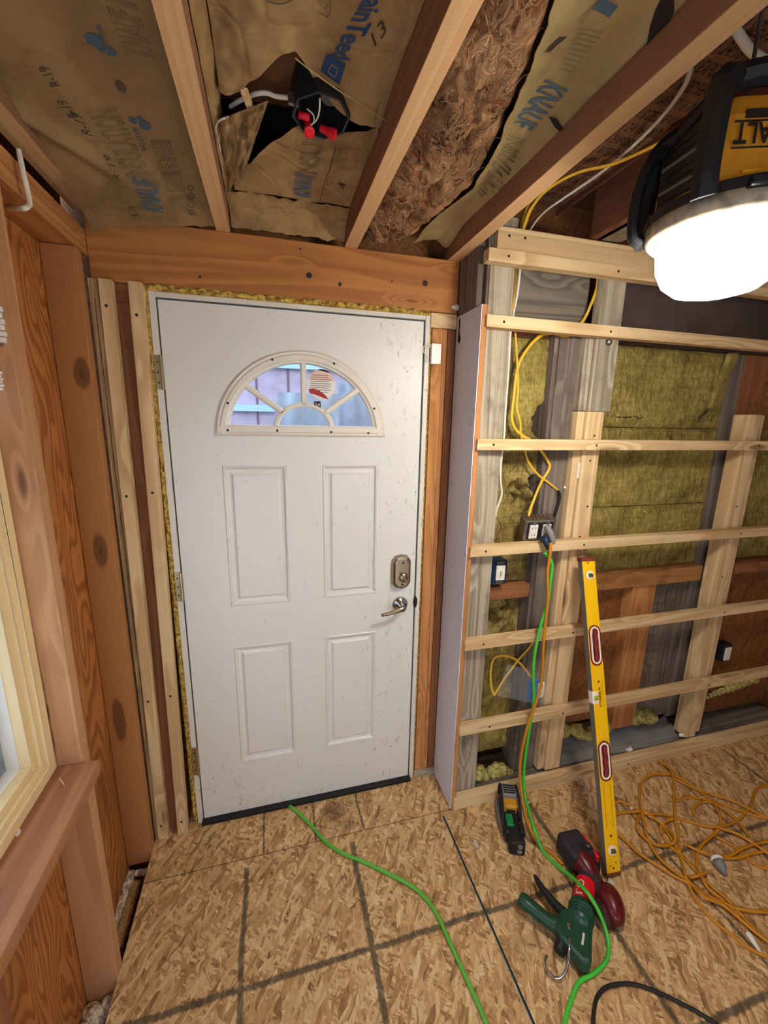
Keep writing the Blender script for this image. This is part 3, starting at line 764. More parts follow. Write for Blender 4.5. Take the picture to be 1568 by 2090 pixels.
foam_strip('spray_foam', (-0.040, 0.004, 0.0), (-0.040, 0.004, 2.054), (0.020, 0, 0), (0, -0.016, 0), 'foam_y', 'yellow spray foam bead filling the gap on the hinge side of the door', 2)
foam_strip('spray_foam', (0.935, 0.01, 0.0), (0.935, 0.01, 2.04), (0.011, 0, 0), (0, -0.014, 0), 'foam_y', 'yellow spray foam bead along the lock side of the door jamb', 3)

# ================================================================ DOOR WALL FRAMING
beam = board('header_beam', 'wide knotty orange timber beam spanning above the white door', 'beam', -0.178, 1.045, 0.0, 0.038, 2.068, 2.25, 'beam', bevel=0.003)
for (px, py, r) in [(631, 562, .009), (868, 578, .009), (694, 580, .006), (800, 575, .003), (408, 565, .004), (613, 508, .003)]:
    p = at(px, py, 'y', -0.0006); MB().lathe([(0, .0006), (r, .0006), (r * 1.1, 0)], Matrix.Translation(p) @ Matrix.Rotation(math.pi / 2, 4, 'X'), 14).build('knot', 'griprb', beam)
def leaning_strip(label, t0, t1, b0, b1, y0, y1, mat, screws):
    mb = MB(); z0, z1 = FZ, 2.066
    mb.add([(b0, y0, z0), (b1, y0, z0), (b1, y1, z0), (b0, y1, z0), (t0, y0, z1), (t1, y0, z1), (t1, y1, z1), (t0, y1, z1)], [(0, 1, 2, 3), (4, 5, 6, 7), (0, 1, 5, 4), (1, 2, 6, 5), (2, 3, 7, 6), (3, 0, 4, 7)])
    o = tag(mb.build('furring_strip', mat, bevel=.0015), label, 'furring strip', 'pine strips left of the door')
    for z in screws:
        x = b0 + (t0 - b0) * (z - z0) / (z1 - z0) + (t1 - t0) * .45
        MB().lathe([(0.0, 0.0008), (0.0045, 0.001), (0.0048, 0.0)], Matrix.Translation((x, y0 + .0004, z)) @ Matrix.Rotation(math.pi / 2, 4, 'X'), 10).build('screw_head', 'screw', o)
    return o
leaning_strip('knotty pine strip nailed upright left of the dark slot, by the corner post', -0.147, -0.112, -0.166, -0.128, -0.040, -0.004, 'pineZ', [1.99, 1.40, 0.62, 0.05])
leaning_strip('pale pine strip nailed upright against the hinge side of the door', -0.067, -0.029, -0.093, -0.056, -0.040, -0.004, 'pineZ', [1.97, 1.41, 0.63, 0.05])
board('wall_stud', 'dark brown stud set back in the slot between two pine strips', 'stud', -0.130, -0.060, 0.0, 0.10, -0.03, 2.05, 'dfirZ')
board('blocking', 'short dark block at the top of the slot left of the door', 'timber block', -0.112, -0.066, -0.006, 0.0, 2.01, 2.066, 'dfirX')
board('old_board', 'cracked old grey board edge beside the corner post', 'board', -0.177, -0.151, -0.034, -0.002, FZ, 2.066, 'old')
crk = MB(); cp = [(-0.163 + 0.003 * nz(z * 9, 1) + 0.0015 * nz(z * 60, 4), -0.0342, z) for z in [0.15 + 0.02 * k for k in range(94)]]
crk.tube(cp, [0.0008 + .0014 * abs(nz(i_ * .3, 2)) for i_ in range(len(cp))], 6); crk.build('crack', 'ink', bpy.data.objects['old_board'])
board('wall_stud', 'orange fir stud right beside the lock side of the door', 'stud', 0.947, 0.990, 0.0, 0.12, 0.02, 2.010, 'firZ')
board('wall_stud', 'middle fir stud of the pair right of the door', 'stud', 0.992, 1.010, 0.004, 0.12, 0.02, 2.010, 'firZ')
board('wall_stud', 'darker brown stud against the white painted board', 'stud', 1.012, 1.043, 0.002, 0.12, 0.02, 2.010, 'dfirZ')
board('blocking', 'short pale block under the beam at the right top corner of the door', 'timber block', 0.938, 1.043, -0.004, 0.12, 2.012, 2.064, 'pineX')
board('sole_plate', 'short dusty plate under the studs right of the door', 'timber plate', 0.94, 1.043, -0.008, 0.12, FZ, 0.018, 'oldX' if 'oldX' in M else 'greyX')

# door contact sensor
sp = at(890, 722, 'y', -0.015)
sens = thing('door_sensor', 'small white door contact sensor box on the fir stud', 'sensor', (sp.x, -0.0005, sp.z))
MB().box(sp.x - .020, sp.x + .020, -0.020, -0.0005, sp.z - .038, sp.z + .036).build('sensor_box', 'white', sens, bevel=0.003)
MB().tube(spline([at(880, 705, 'y', -.014), at(868, 703, 'y', -.02), at(864, 716, 'y', -.012), at(871, 730, 'y', -.016), at(866, 745, 'y', -.01)], 6), 0.0016, 6).build('sensor_wire', 'romexw', sens, smooth=True)
MB().tube(spline([at(879, 708, 'y', -.014), at(873, 712, 'y', -.025), at(872, 728, 'y', -.02), at(876, 744, 'y', -.012)], 6), 0.0016, 6).build('sensor_wire', 'romexw', sens, smooth=True)
sc_ = at(943, 660, 'y', -0.012)
# plaster dab on the beam
pd = at(930, 628, 'y', -0.002); tag(MB().blob((pd.x, -0.006, pd.z), 0.016, 2, .3, sc=(1.1, .5, .7)).build('plaster_dab', 'offw', smooth=True), 'grey white dab of filler at the right end of the beam', 'filler')

# white painted return board
wb = thing('return_board', 'tall white painted board edge-on between the door and the batten wall', 'board', (1.052, -0.1, FZ))
MB().box(1.045, 1.048, -0.198, 0.0, FZ, 2.055).build('painted_face', 'wboard', wb)
MB().box(1.048, 1.067, -0.200, 0.0, FZ, 2.055).build('raw_edge', 'firZ', wb, bevel=0.001)
rc = MB(); rc.add([(1.0446, -.02, 2.05), (1.0446, -.035, 2.04), (1.0446, -.030, 2.00), (1.0446, -.045, 1.97), (1.0446, -.035, 1.955), (1.0446, -.018, 1.965), (1.0446, -.02, 2.0)], [tuple(range(7))])
rc.build('dark_chip', 'ink', wb)

# ================================================================ BATTEN WALL (right)
BY0, BY1 = -0.213, -0.175
GZ = -0.172
board('wall_stud', 'weathered grey stud full height behind the left ends of the battens', 'stud', 1.082, 1.176, GZ, -0.13, 0.025, 2.34, 'greyZ')
board('wall_stud', 'dark weathered grey post behind the top batten at the corner', 'stud', 1.046, 1.080, -0.150, 0.0, 2.058, 2.40, 'dgreyZ')
board('wall_stud', 'narrow dark grey board edge in the corner above the white board', 'stud', 1.070, 1.080, GZ, -0.151, 0.03, 2.30, 'dgreyZ')
for i, (z, xl, sx) in enumerate([(2.225, 1.052, 1.125), (2.0219, 1.060, 1.125), (1.6049, 1.055, 1.12), (1.1986, 1.055, 1.12), (0.8019, 1.058, 1.14), (0.4028, 1.060, 1.20)]):
    nm = ['topmost horizontal pine batten, running up to the lit work light', 'second horizontal pine batten from the top, across the grey plank',
          'third horizontal pine batten from the top, at eye level', 'horizontal pine batten just below the metal outlet box',
          'horizontal pine batten below the light switch', 'lowest horizontal pine batten above the bottom plate'][i]
    board('batten', nm, 'batten', xl, 3.15, BY0, BY1, z - 0.040, z, 'pineX', 'horizontal battens on the right wall', [(sx, z - .02), (1.57, z - .021), (2.44, z - .02)])
board('bottom_plate', 'long pine plate on the floor under the battens', 'plate', 1.056, 3.15, BY0, BY1, FZ, 0.040, 'pineX', None, [(1.3, .012), (2.0, .012)])
board('top_plate', 'pale knotty pine plate behind and above the topmost batten', 'plate', 1.088, 3.15, -0.198, GZ + .001 - 0.001, 2.226, 2.298, 'pineX', None, [(1.13, 2.272), (1.19, 2.272)])
board('wall_stud', 'dark smooth grey stud between the two wool bays', 'stud', 1.418, 1.508, -0.130, -0.02, 0.03, 2.02, 'dgreyZ')
board('wall_stud', 'brown grey edge board left of the dark stud', 'stud', 1.400, 1.418, -0.122, -0.02, 0.03, 2.02, 'dgreyZ')
board('wall_stud', 'rough weathered grey board ending halfway up, with a bolt', 'stud', 1.548, 1.650, GZ, -0.13, 1.715, 2.225, 'greyZ')
board('furring_stud', 'pale new pine stud under the rough grey board', 'stud', 1.545, 1.625, GZ, -0.13, 0.041, 1.713, 'pineZ', None, [(1.59, 1.62), (1.585, 1.52), (1.58, 1.2), (1.60, 1.33)])
board('furring_stud', 'thin grey strip beside the rough grey board', 'stud', 1.510, 1.546, -0.160, -0.02, 1.715, 2.013, 'greyZ')
board('furring_stud', 'thin pale strip beside the new pine stud', 'stud', 1.510, 1.543, -0.160, -0.02, 0.041, 1.713, 'pineZ')
board('furring_stud', 'new pine stud farthest right, crossing behind the battens', 'stud', 2.412, 2.475, GZ, -0.10, 0.041, 1.72, 'pineZ', None, [(2.44, 1.3), (2.44, 0.95)])
board('furring_stud', 'reddish pine stud doubled against the farthest right stud', 'stud', 2.477, 2.535, -0.150, -0.10, 0.041, 1.72, 'pineZ')
bolt = at(1243, 698, 'y', GZ - .003); tag(MB().lathe([(0, .012), (.008, .010), (.013, .004), (.014, 0)], Matrix.Translation(bolt) @ Matrix.Rotation(math.pi / 2, 4, 'X'), 16).build('bolt_head', 'steel', smooth=True), 'round steel bolt head in the rough grey board', 'bolt')
# planks and panels closing the upper wall
board('header_plank', 'dark weathered grey plank high between the grey studs', 'plank', 1.178, 1.546, -0.10, -0.06, 2.015, 2.225, 'dgreyX')
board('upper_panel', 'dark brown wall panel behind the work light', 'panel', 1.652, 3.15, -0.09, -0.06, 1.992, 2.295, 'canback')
board('upper_panel', 'short dark board under the grey plank', 'panel', 1.178, 1.40, -0.085, -0.05, 1.985, 2.013, 'dfirX')
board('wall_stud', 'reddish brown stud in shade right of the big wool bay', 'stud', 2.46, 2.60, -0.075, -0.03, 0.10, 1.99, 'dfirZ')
board('wall_stud', 'dusty grey stud at the right edge of the big wool bay', 'stud', 2.385, 2.458, -0.070, -0.02, 0.10, 1.99, 'dgreyZ')
board('back_panel', 'dark brown sheathing in the bay right of the last stud', 'panel', 2.602, 3.15, -0.05, -0.03, 0.05, 1.99, 'osbwall')
board('cross_block', 'brown timber block across the bay below the light switch level', 'timber block', 1.178, 1.398, -0.12, -0.03, 0.925, 0.985, 'dfirX')
board('cross_block', 'rusty stained timber block across the big bay beside the level', 'timber block', 1.627, 2.38, -0.115, -0.03, 0.915, 0.990, 'rustX')
board('cross_block', 'brown block across the farthest right bay', 'timber block', 2.605, 3.15, -0.12, -0.052, 0.93, 0.985, 'dfirX')
board('sheathing_panel', 'orange brown OSB panel low in the big bay', 'panel', 1.627, 2.05, -0.045, -0.03, 0.16, 0.912, 'osbwall')
board('cripple_stud', 'orange fir cripple stud below the stained block', 'stud', 1.985, 2.125, -0.100, -0.046, 0.12, 0.912, 'firZ')
board('sheathing_panel', 'black printed sheathing strip beside the orange cripple stud', 'panel', 2.127, 2.383, -0.050, -0.03, 0.10, 0.912, 'dgreyZ')
PR = bpy.data.objects['sheathing_panel.001'] if 'sheathing_panel.001' in bpy.data.objects else None
for k in range(16):
    z = 0.88 - k * 0.045; lettering('printed_line', random.choice(['SYSTEMS', 'WALL 24', 'SHEATH', 'FRAME', 'NAIL 16']) if False else 'IIIIHIII'[:6 + k % 2], (2.16, -.0507, z - .02), (2.25, -.0507, z - .02), (2.16, -.0507, z), 'printgrey', PR)

# mineral wool batts
def woolbatt(label, x0, x1, z0, z1, y, amp, mat='wool', seed=0, hole=None, rag=0.0, step=0.008, name='mineral_wool'):
    nu = int((x1 - x0) / step); nv = int((z1 - z0) / step)
    def fn(u, v):
        x = x0 + (x1 - x0) * u; z = z0 + (z1 - z0) * v
        e = min(u, 1 - u, v, 1 - v); ed = 1 - math.exp(-e * 18)
        yy = y - 0.012 * ed - amp * fbm(x * 7, z * 7, seed, 3) * ed - 0.006 * nz(x * 45, z * 45, seed)
        if hole:
            for (hx, hz, r_) in hole:
                d = math.hypot(x - hx, (z - hz)) + 0.02 * nz(x * 30, z * 30, 5)
                if d < r_: yy += 0.09 * (1 - d / r_) ** 0.5
        xr = x + (rag * nz(z * 12, seed, 3) if u > 0.98 else 0)
        return (xr, min(yy, 0.05), z)
    return tag(MB().grid(nu, nv, fn).build(name, mat, smooth=True), label, 'insulation')
woolbatt('yellow green mineral wool filling the narrow bay above the third batten', 1.178, 1.405, 1.60, 1.983, -0.085, 0.012, seed=1, hole=[(1.41, 1.70, 0.05), (1.40, 1.66, 0.05)])
woolbatt('cracked mineral wool around the cables and the metal outlet box', 1.178, 1.405, 0.99, 1.597, -0.080, 0.022, 'wool2', seed=2, hole=[(1.34, 1.33, .05), (1.31, 1.40, .035), (1.36, 1.55, .02), (1.40, 1.42, .04)])
woolbatt('crumbled mineral wool with a dark hole below the light switch', 1.178, 1.398, 0.62, 0.922, -0.055, 0.045, 'wool2', seed=3, hole=[(1.24, 0.80, .05), (1.28, .78, .04), (1.33, 0.87, .03)])
woolbatt('shaded mineral wool at the foot of the narrow bay', 1.178, 1.415, 0.10, 0.62, -0.045, 0.02, seed=4)
woolbatt('upper mineral wool slab of the wide bay', 1.652, 2.383, 1.655, 1.99, -0.060, 0.012, seed=5)
woolbatt('middle mineral wool slab of the wide bay with a band of shade', 1.627, 2.383, 1.30, 1.652, -0.062, 0.008, seed=6)
woolbatt('lower mineral wool slab of the wide bay behind the level', 1.627, 2.383, 0.985, 1.297, -0.062, 0.012, seed=7)
woolbatt('mineral wool in the farthest right bay', 2.605, 3.1, 0.99, 1.7, -0.055, 0.012, seed=8)
# tear lines in the wide bay
def tear(label_parent, pts, r=0.004):
    MB().tube(spline([Vector(p) for p in pts], 6), [r * (0.4 + 0.8 * abs(nz(i * .7, 3))) for i in range(len(spline(pts, 6)))], 6).build('tear', 'ink', label_parent)
ups = [o for o in bpy.data.objects if o.get('label', '').startswith('upper mineral wool')][0]
tear(ups, [at(px, py, 'y', -0.074) for px, py in [(1257, 851), (1280, 852), (1298, 850), (1303, 855), (1312, 851)]], .004)
tear(ups, [at(px, py, 'y', -0.076) for px, py in [(1425, 853), (1438, 845), (1446, 836)]], .006)
flap = MB().grid(8, 14, lambda u, v: at(1487 - 42 * v - 2 + 26 * u * (1 - .2 * v), 720 + 112 * v, 'y', -0.078 - 0.014 * math.sin(math.pi * u) - .004 * nz(u * 8, v * 8))); flap.build('folded_flap', 'wool', ups, smooth=True)

# pale foam and rubbish at the foot of the wall
def foam_heap(label, pts, mat, r=0.03, n=1):
    mb = MB()
    for (x, y, z, k) in pts: mb.blob((x, y, z), r * k, 2, .45, 25)
    return tag(mb.build('spray_foam', mat, smooth=True), label, 'spray foam')
foam_heap('pale yellow foam at the foot of the narrow bay', [(1.19 + .022 * k, -0.10 - .02 * (k % 2), 0.03 + .018 * math.sin(k * 1.3), .8 + .25 * (k % 3)) for k in range(10)], 'foam_p', .026)
foam_heap('pale yellow foam along the foot of the wide bay left of the cripple stud', [(1.66 + .028 * k, -0.07, 0.12 + .03 * math.sin(k * .6), .7 + .3 * (k % 3)) for k in range(12)], 'foam_p', .03)
foam_heap('pale yellow foam at the foot right of the cripple stud', [(2.14 + .03 * k, -0.085, 0.14 + .01 * math.sin(k * 1.1), .9 + .2 * (k % 2)) for k in range(5)], 'foam_p', .035)
foam_heap('thin streak of pale foam in the farthest right bay', [(2.63 + .028 * k, -0.07, 0.17 + .005 * k, .35 + .05 * k) for k in range(14)], 'foam_p', .03)
board('inner_sill', 'dark timber sill behind the bottom plate', 'plate', 1.18, 3.15, -0.170, 0.0, -0.03, 0.022, 'dgreyX')
pf = MB().grid(40, 14, lambda u, v: (1.66 + .72 * u, -0.165 + .10 * v, 0.035 + 0.07 * v + 0.03 * fbm(u * 9, v * 3, 2, 3)))
tag(pf.build('plastic_film', 'plastic', smooth=True), 'crumpled clear plastic film lying at the foot of the wide bay', 'plastic film')
pf = MB().grid(10, 12, lambda u, v: at(1035 + 75 * u - 20 * v * (1 - u), 1355 + 65 * v + 20 * u, 'y', -0.15 - 0.012 * nz(u * 4, v * 4)))
tag(pf.build('plastic_film', 'plastic', smooth=True), 'clear plastic scrap hanging beside the blue outlet box', 'plastic film')
# white foam crumbs
for (px, py, s_, lb) in [(1285, 1530, .016, 'white crumb of foam on the plastic film left'), (1303, 1535, .013, 'white crumb of foam on the plastic film right'), (1392, 1500, .012, 'white scrap against the farthest right stud foot')]:
    p = at(px, py, 'y', -0.155); tag(MB().blob(p, s_, 2, .6, 60, (1.4, .8, .8)).build('foam_crumb', 'white', smooth=True), lb, 'foam crumb')

# ---------------------------------------------------------------- electrical
def cable(name, label, pts, r, mat, parent=None, flat=None, n=8, cat='cable', group=None):
    o = MB().tube(spline(pts, 7), r, n, flat=flat).build(name, mat, parent, smooth=True)
    if parent is None: tag(o, label, cat, group)
    return o
Y = -0.135
def wy(lst, y=Y): return [at(px, py, 'y', (q[0] if q else y)) for px, py, *q in lst]
cable('romex_cable', 'thick yellow cable looping down from behind the second batten', wy([(1222, 560), (1218, 590), (1205, 625), (1190, 655, -.125), (1160, 685), (1130, 680), (1105, 685), (1080, 708), (1060, 742), (1052, 780), (1048, 820), (1045, 850), (1052, 875), (1068, 890), (1085, 900, -.14), (1105, 920), (1118, 940), (1122, 955), (1105, 985), (1092, 1015), (1080, 1050, -.16), (1084, 1062, -.17)]), 0.0062, 'romex', flat=((0, 1, 0), .6))
cable('romex_cable', 'thinner yellow cable hanging beside the thick one to the taped end', wy([(1054, 540), (1050, 600), (1046, 640), (1052, 680), (1056, 740), (1058, 790), (1055, 830), (1062, 860), (1064, 890), (1072, 920), (1080, 945), (1100, 970), (1120, 985), (1139, 1001)]), 0.0045, 'romex', flat=((0, 1, 0), .6))
cable('romex_cable', 'yellow cable coming out under the roof and down past the top plate', [at(1054, 545, 'y', -.17), at(1056, 520, 'y', -.165), at(1068, 470, 'y', -.16), at(1085, 425, 'z', 2.36), at(1120, 385, 'z', 2.40), at(1180, 352, 'z', 2.42), at(1250, 335, 'z', 2.42), at(1320, 305, 'z', 2.42), at(1390, 268, 'z', 2.43), at(1440, 240, 'z', 2.43)], 0.0065, 'romex', flat=((0, 0, 1), .6))
cable('romex_cable', 'second yellow cable end rising over the top plate', [at(1063, 470, 'y', -.15), at(1075, 425, 'z', 2.38), at(1095, 400, 'z', 2.42), at(1110, 385, 'z', 2.45)], 0.006, 'romex', flat=((0, 0, 1), .6))
cable('romex_cable', 'white cable sweeping along the roof boards and over the top plate', [at(1062, 548, 'y', -.165), at(1064, 510, 'y', -.16), at(1085, 465, 'y', -.155), at(1115, 430, 'z', 2.38), at(1170, 392, 'z', 2.43), at(1230, 350, 'z', 2.44), at(1290, 300, 'z', 2.44), at(1350, 240, 'z', 2.44), at(1395, 180, 'z', 2.44), at(1410, 140, 'z', 2.44)], 0.0058, 'romexw', flat=((0, 0, 1), .6))
cable('romex_cable', 'thick pale cable curving down at the top right of the roof', [at(1500, 55, 'z', 2.47), at(1515, 80, 'z', 2.46), at(1535, 105, 'z', 2.45), at(1568, 125, 'z', 2.44), at(1620, 140, 'z', 2.44)], 0.009, 'romexw')
cable('romex_cable', 'white cable down the edge of the grey stud', wy([(1062, 548), (1056, 600), (1048, 640), (1042, 680), (1038, 750), (1032, 830), (1028, 900), (1022, 950), (1022, 985), (1024, 1010), (1014, 1040), (1012, 1055)], -.165), 0.0045, 'romexw')
cable('copper_wire', 'brown twisted bare wire below the white cable on the grey stud', wy([(1012, 1055), (1020, 1065), (1022, 1080), (1015, 1095), (1012, 1110)], -.155), 0.0018, 'copper', cat='wire')
cable('taped_cable_end', 'black taped cable end right above the metal outlet box', wy([(1140, 1002), (1143, 1015), (1138, 1035), (1133, 1050), (1130, 1062)], -.15), 0.006, 'black', cat='cable')
st = MB(); q = at(1157, 994, 'y', -.135); st.obox(q, (.014, 0, .001), (0, .003, 0), (0, 0, .0045)); tag(st.build('cable_staple', 'white', bevel=.002), 'small white cable staple on the dark stud', 'staple')
q = at(1181, 960, 'y', -.163); tag(MB().obox(q, (.008, 0, 0), (0, .003, 0), (.002, 0, .032)).build('metal_plate', 'offw', bevel=.003), 'narrow pale plate screwed to the edge strip above the outlet box', 'plate')
cable('romex_cable', 'loop of yellow cable below the switch, running to the blue box', wy([(1108, 1250, -.10), (1098, 1290, -.11), (1082, 1320), (1060, 1345), (1045, 1365), (1030, 1385), (1015, 1410), (1009, 1418), (1003, 1400), (1002, 1370), (1008, 1345), (1025, 1338), (1045, 1342), (1060, 1352), (1072, 1365), (1082, 1380)]), 0.0055, 'romex', flat=((0, 1, 0), .6))

# metal double outlet box
jc = at(1101, 1083, 'y', -0.20)
Rj = Matrix.Rotation(math.radians(-4), 4, 'Y') @ Matrix.Rotation(math.radians(-13), 4, 'Z') @ Matrix.Rotation(math.radians(17), 4, 'X')
jb = thing('outlet_box', 'grey metal box with two white outlets and plugged-in cords', 'outlet box', mat=Matrix.Translation(jc) @ Rj)
b_ = MB(); b_.box(-.062, .062, 0, .055, -.045, .045); b_.build('metal_box', 'steel', jb, bevel=.003, local=True)
bf = MB(); bf.box(-.050, .052, -.002, 0, -.037, .037); bf.build('dark_opening', 'black', jb, local=True)
for k in range(6): MB().box(-.045 + k * .016, -.038 + k * .016, .012, .045, .045, .0465).build('top_slot', 'copper', jb, local=True)
for sx in (-.026, .026):
    r_ = MB(); r_.box(sx - .017, sx + .017, -.008, -.002, -.032, .032); r_ = r_.build('receptacle', 'white', jb, bevel=.004, local=True)
    for zz in (-.016, .016):
        for dx in (-.006, .006): MB().box(sx + dx - .001, sx + dx + .001, -.0088, -.008, zz - .002, zz + .006).build('socket_slot', 'ink', r_, local=True)
    MB().lathe([(0, .003), (.007, .002), (.008, 0)], Matrix.Translation((sx, -.008, .040)) @ Matrix.Rotation(math.pi / 2, 4, 'X'), 12).build('box_screw', 'steel', jb, local=True)
# plugs in it
pc = at(1118, 1090, 'y', -0.225)
plug = tag(MB().tube(spline([pc + Vector((-.004, .006, .030)), pc + Vector((0, -.012, .012)), pc + Vector((.008, -.022, -.016)), pc + Vector((.010, -.024, -.034))], 4), [.012] * 4 + [.013] * 4 + [.010] * 4 + [.007], 12).build('cord_plug', 'greytool', smooth=True), 'clear grey plug of the amber cord in the metal outlet box', 'plug')
plug2 = tag(MB().tube([pc + Vector((-.018, -.002, -.006)), pc + Vector((-.014, -.018, -.03)), pc + Vector((-.004, -.02, -.055))], [.015, .014, .008], 12).build('cord_plug', 'dblue', smooth=True), 'dark blue plug of the green cord under the grey plug', 'plug')
# switch box on the grey stud
sw = at(1020, 1168, 'y', -0.15)
sb = thing('light_switch', 'blue switch box with a white toggle on the left grey stud', 'light switch', mat=Matrix.Translation(sw))
MB().box(-.030, .030, .0, .05, -.052, .052).build('switch_box', 'blue', sb, bevel=.003, local=True)
MB().box(-.031, .031, -.002, .0, -.052, .052).build('box_rim', 'dblue', sb, bevel=.001, local=True)
MB().box(-.020, .020, -.010, -.001, -.032, .032).build('switch_body', 'white', sb, bevel=.003, local=True)
MB().box(-.005, .005, -.020, -.009, -.010, .010).build('toggle', 'offw', sb, bevel=.002, local=True)
for zz in (-.042, .042): MB().box(-.016, .016, -.006, -.003, zz - .007, zz + .007).build('mounting_ear', 'steel', sb, bevel=.002, local=True)
# blue outlet box low in narrow bay
rc_ = at(1100, 1408, 'y', -0.14)
ob = thing('wall_outlet', 'blue plastic box with one white outlet low in the narrow bay', 'outlet', mat=Matrix.Translation(rc_) @ Matrix.Rotation(math.radians(14), 4, 'Z'))
MB().box(-.052, .030, .0, .07, -.052, .052).build('outlet_box_body', 'blue', ob, bevel=.003, local=True)
MB().box(-.010, .026, -.009, .0, -.038, .038).build('receptacle', 'white', ob, bevel=.003, local=True)
for zz in (-.018, .018):
    for dx in (-.005, .005): MB().box(.008 + dx - .001, .008 + dx + .001, -.0098, -.009, zz - .003, zz + .005).build('socket_slot', 'ink', ob, local=True)
board('outlet_block', 'small pine block beside the blue outlet box', 'timber block', rc_.x + .045, rc_.x + .085, -0.15, -0.131, rc_.z - .13, rc_.z + .20, 'firZ')
# right outlet
q = at(1484, 1333, 'y', -.10)
o3 = thing('wall_outlet', 'white outlet in the dark bay right of the last stud', 'outlet', mat=Matrix.Translation(q))
MB().box(-.030, .030, .0, .05, -.05, .05).build('outlet_box_body', 'blackpl', o3, bevel=.003, local=True)
MB().box(-.020, .020, -.008, .0, -.040, .036).build('receptacle', 'white', o3, bevel=.003, local=True)

# ================================================================ LEFT WALL FRAMING
LX = -0.178
def lboard(label, y0, y1, z0, z1, mat, cat='stud', x0=WX + .001, x1=LX, name='wall_stud', group=None):
    return tag(MB().box(x0, x1, y0, y1, z0, z1).build(name, mat, bevel=.002), label, cat, group)
cs = lboard('smooth orange corner stud with dark oval knots beside the door wall', -0.088, -0.048, -0.055, 2.132, 'stud_smooth')
tr = lboard('rosy knotty trimmer stud between the window and the bare plywood', -0.478, -0.438, -0.098, 2.128, 'stud_rose')
lboard('trimmer stud on the near side of the window, out of the light', -1.60, -1.56, -0.16, 2.128, 'dfirZ')
lboard('lit orange stud low beneath the window sill', -0.90, -0.86, -0.16, 0.725, 'dfirZ')
board_pl = tag(MB().box(WX + .001, LX, -3.5, -0.0, 2.134, 2.172).build('top_plate', 'firY', bevel=.002), 'lower orange top plate along the head of the left wall', 'plate')
tag(MB().box(WX + .001, LX - .0, -3.5, -0.0, 2.173, 2.205).build('top_plate', 'firY', bevel=.002), 'upper orange top plate along the head of the left wall', 'plate')
tag(MB().box(WX + .001, LX - .004, -3.5, 0.0, -0.14, -0.100).build('sole_plate', 'dfirY', bevel=.002), 'dark sole plate down in the gap beside the floor edge', 'plate')
tag(MB().box(-0.198, LX - .001, -3.5, -0.0, -0.098, -0.075).build('rim_board', 'dfirY'), 'dark rim board under the floor edge on the left', 'board')
sl = thing('window_sill', 'rough reddish sill board sticking out under the left window', 'sill', (-0.23, -1.0, 0.727))
MB().box(WX + .002, -0.138, -1.56, -0.480, 0.727, 0.764).build('sill_board', 'sill', sl, bevel=.002)
ch = MB().tube([at(121, 1588, 'z', .766), at(131, 1602, 'z', .768)], .0016, 6).build('wood_splinter', 'pineX', sl)
# white foam in the bottom of the bays
def lfoam(label, pts):
    mb = MB()
    for (x, y, z, r_) in pts: mb.blob((x, y, z), r_, 2, .4, 40)
    return tag(mb.build('spray_foam', 'foam_w', smooth=True), label, 'spray foam')
lfoam('white spray foam outlining the floor gap at the foot of the corner bay', [(-.257, -.10 - .022 * k, -.085 - .004 * (k % 2), .015 + .004 * (k % 3)) for k in range(13)] + [(-.25 + .014 * k, -.100, -.085, .012) for k in range(5)])
lfoam('lump of white spray foam at the foot of the bay under the window', [(-.25 + .016 * k, -.505 - .012 * (k % 3), -.085 + .012 * (k % 2), .024) for k in range(4)] + [(-.250, -.54, -.085, .024), (-.246, -.57, -.085, .022)])
tag(MB().box(-.240, -.206, -.36, -.14, -.098, -.070).build('wood_scrap', 'old', bevel=.003), 'short scrap of wood lying in the floor gap', 'wood scrap')

# window in the left wall
win = thing('window_1', kind='structure')
def ringframe(x0, x1, y0, y1, z0, z1, wd):
    mb = MB(); mb.box(x0, x1, y0, y0 + wd, z0, z1); mb.box(x0, x1, y1 - wd, y1, z0, z1)
    mb.box(x0, x1, y0 + wd, y1 - wd, z0, z0 + wd); mb.box(x0, x1, y0 + wd, y1 - wd, z1 - wd, z1); return mb
yA, yB, zA, zB = -1.55, -0.482, 0.765, 1.66
ringframe(-0.246, -0.234, yA, yB, zA, zB, .030).build('outer_frame', 'sash', win, bevel=.003)
ringframe(-0.260, -0.242, yA + .026, yB - .026, zA + .026, zB - .026, .020).build('middle_frame', 'sash', win, bevel=.002)
ringframe(-0.277, -0.252, yA + .044, yB - .044, zA + .044, zB - .044, .022).build('inner_frame', 'sash', win, bevel=.002)
ringframe(-0.302, -0.274, yA + .062, yB - .062, zA + .062, zB - .062, .008).build('white_edge', 'white', win)
ringframe(-0.330, -0.300, yA + .066, yB - .066, zA + .066, zB - .066, .050).build('aluminium_sash', 'alu', win, bevel=.003)
ringframe(-0.338, -0.306, yA + .116, yB - .116, zA + .116, zB - .116, .020).build('inner_sash', 'alu', win, bevel=.002)
MB().box(-0.324, -0.321, yA + .12, yB - .12, zA + .12, zB - .12).build('window_pane', 'glass', win)
hdl = at(42, 1458, 'x', -.29); tag(MB().obox(hdl, (.003, 0, 0), (0, .010, .004), (0, -.003, .006)).build('window_catch', 'black', bevel=.002), 'small black catch on the window sash', 'window catch')
# curved pale handle/hose resting on the sill
cable('pale_tube', 'pale curved plastic tube end resting on the window sill', [at(-14, 1740, 'z', .75), at(0, 1722, 'z', .76), at(20, 1706, 'z', .765), at(34, 1696, 'z', .765), at(36, 1712, 'z', .758), at(22, 1742, 'z', .752), at(0, 1772, 'z', .75), at(-20, 1800, 'z', .75)], 0.006, 'offw', cat='tube')
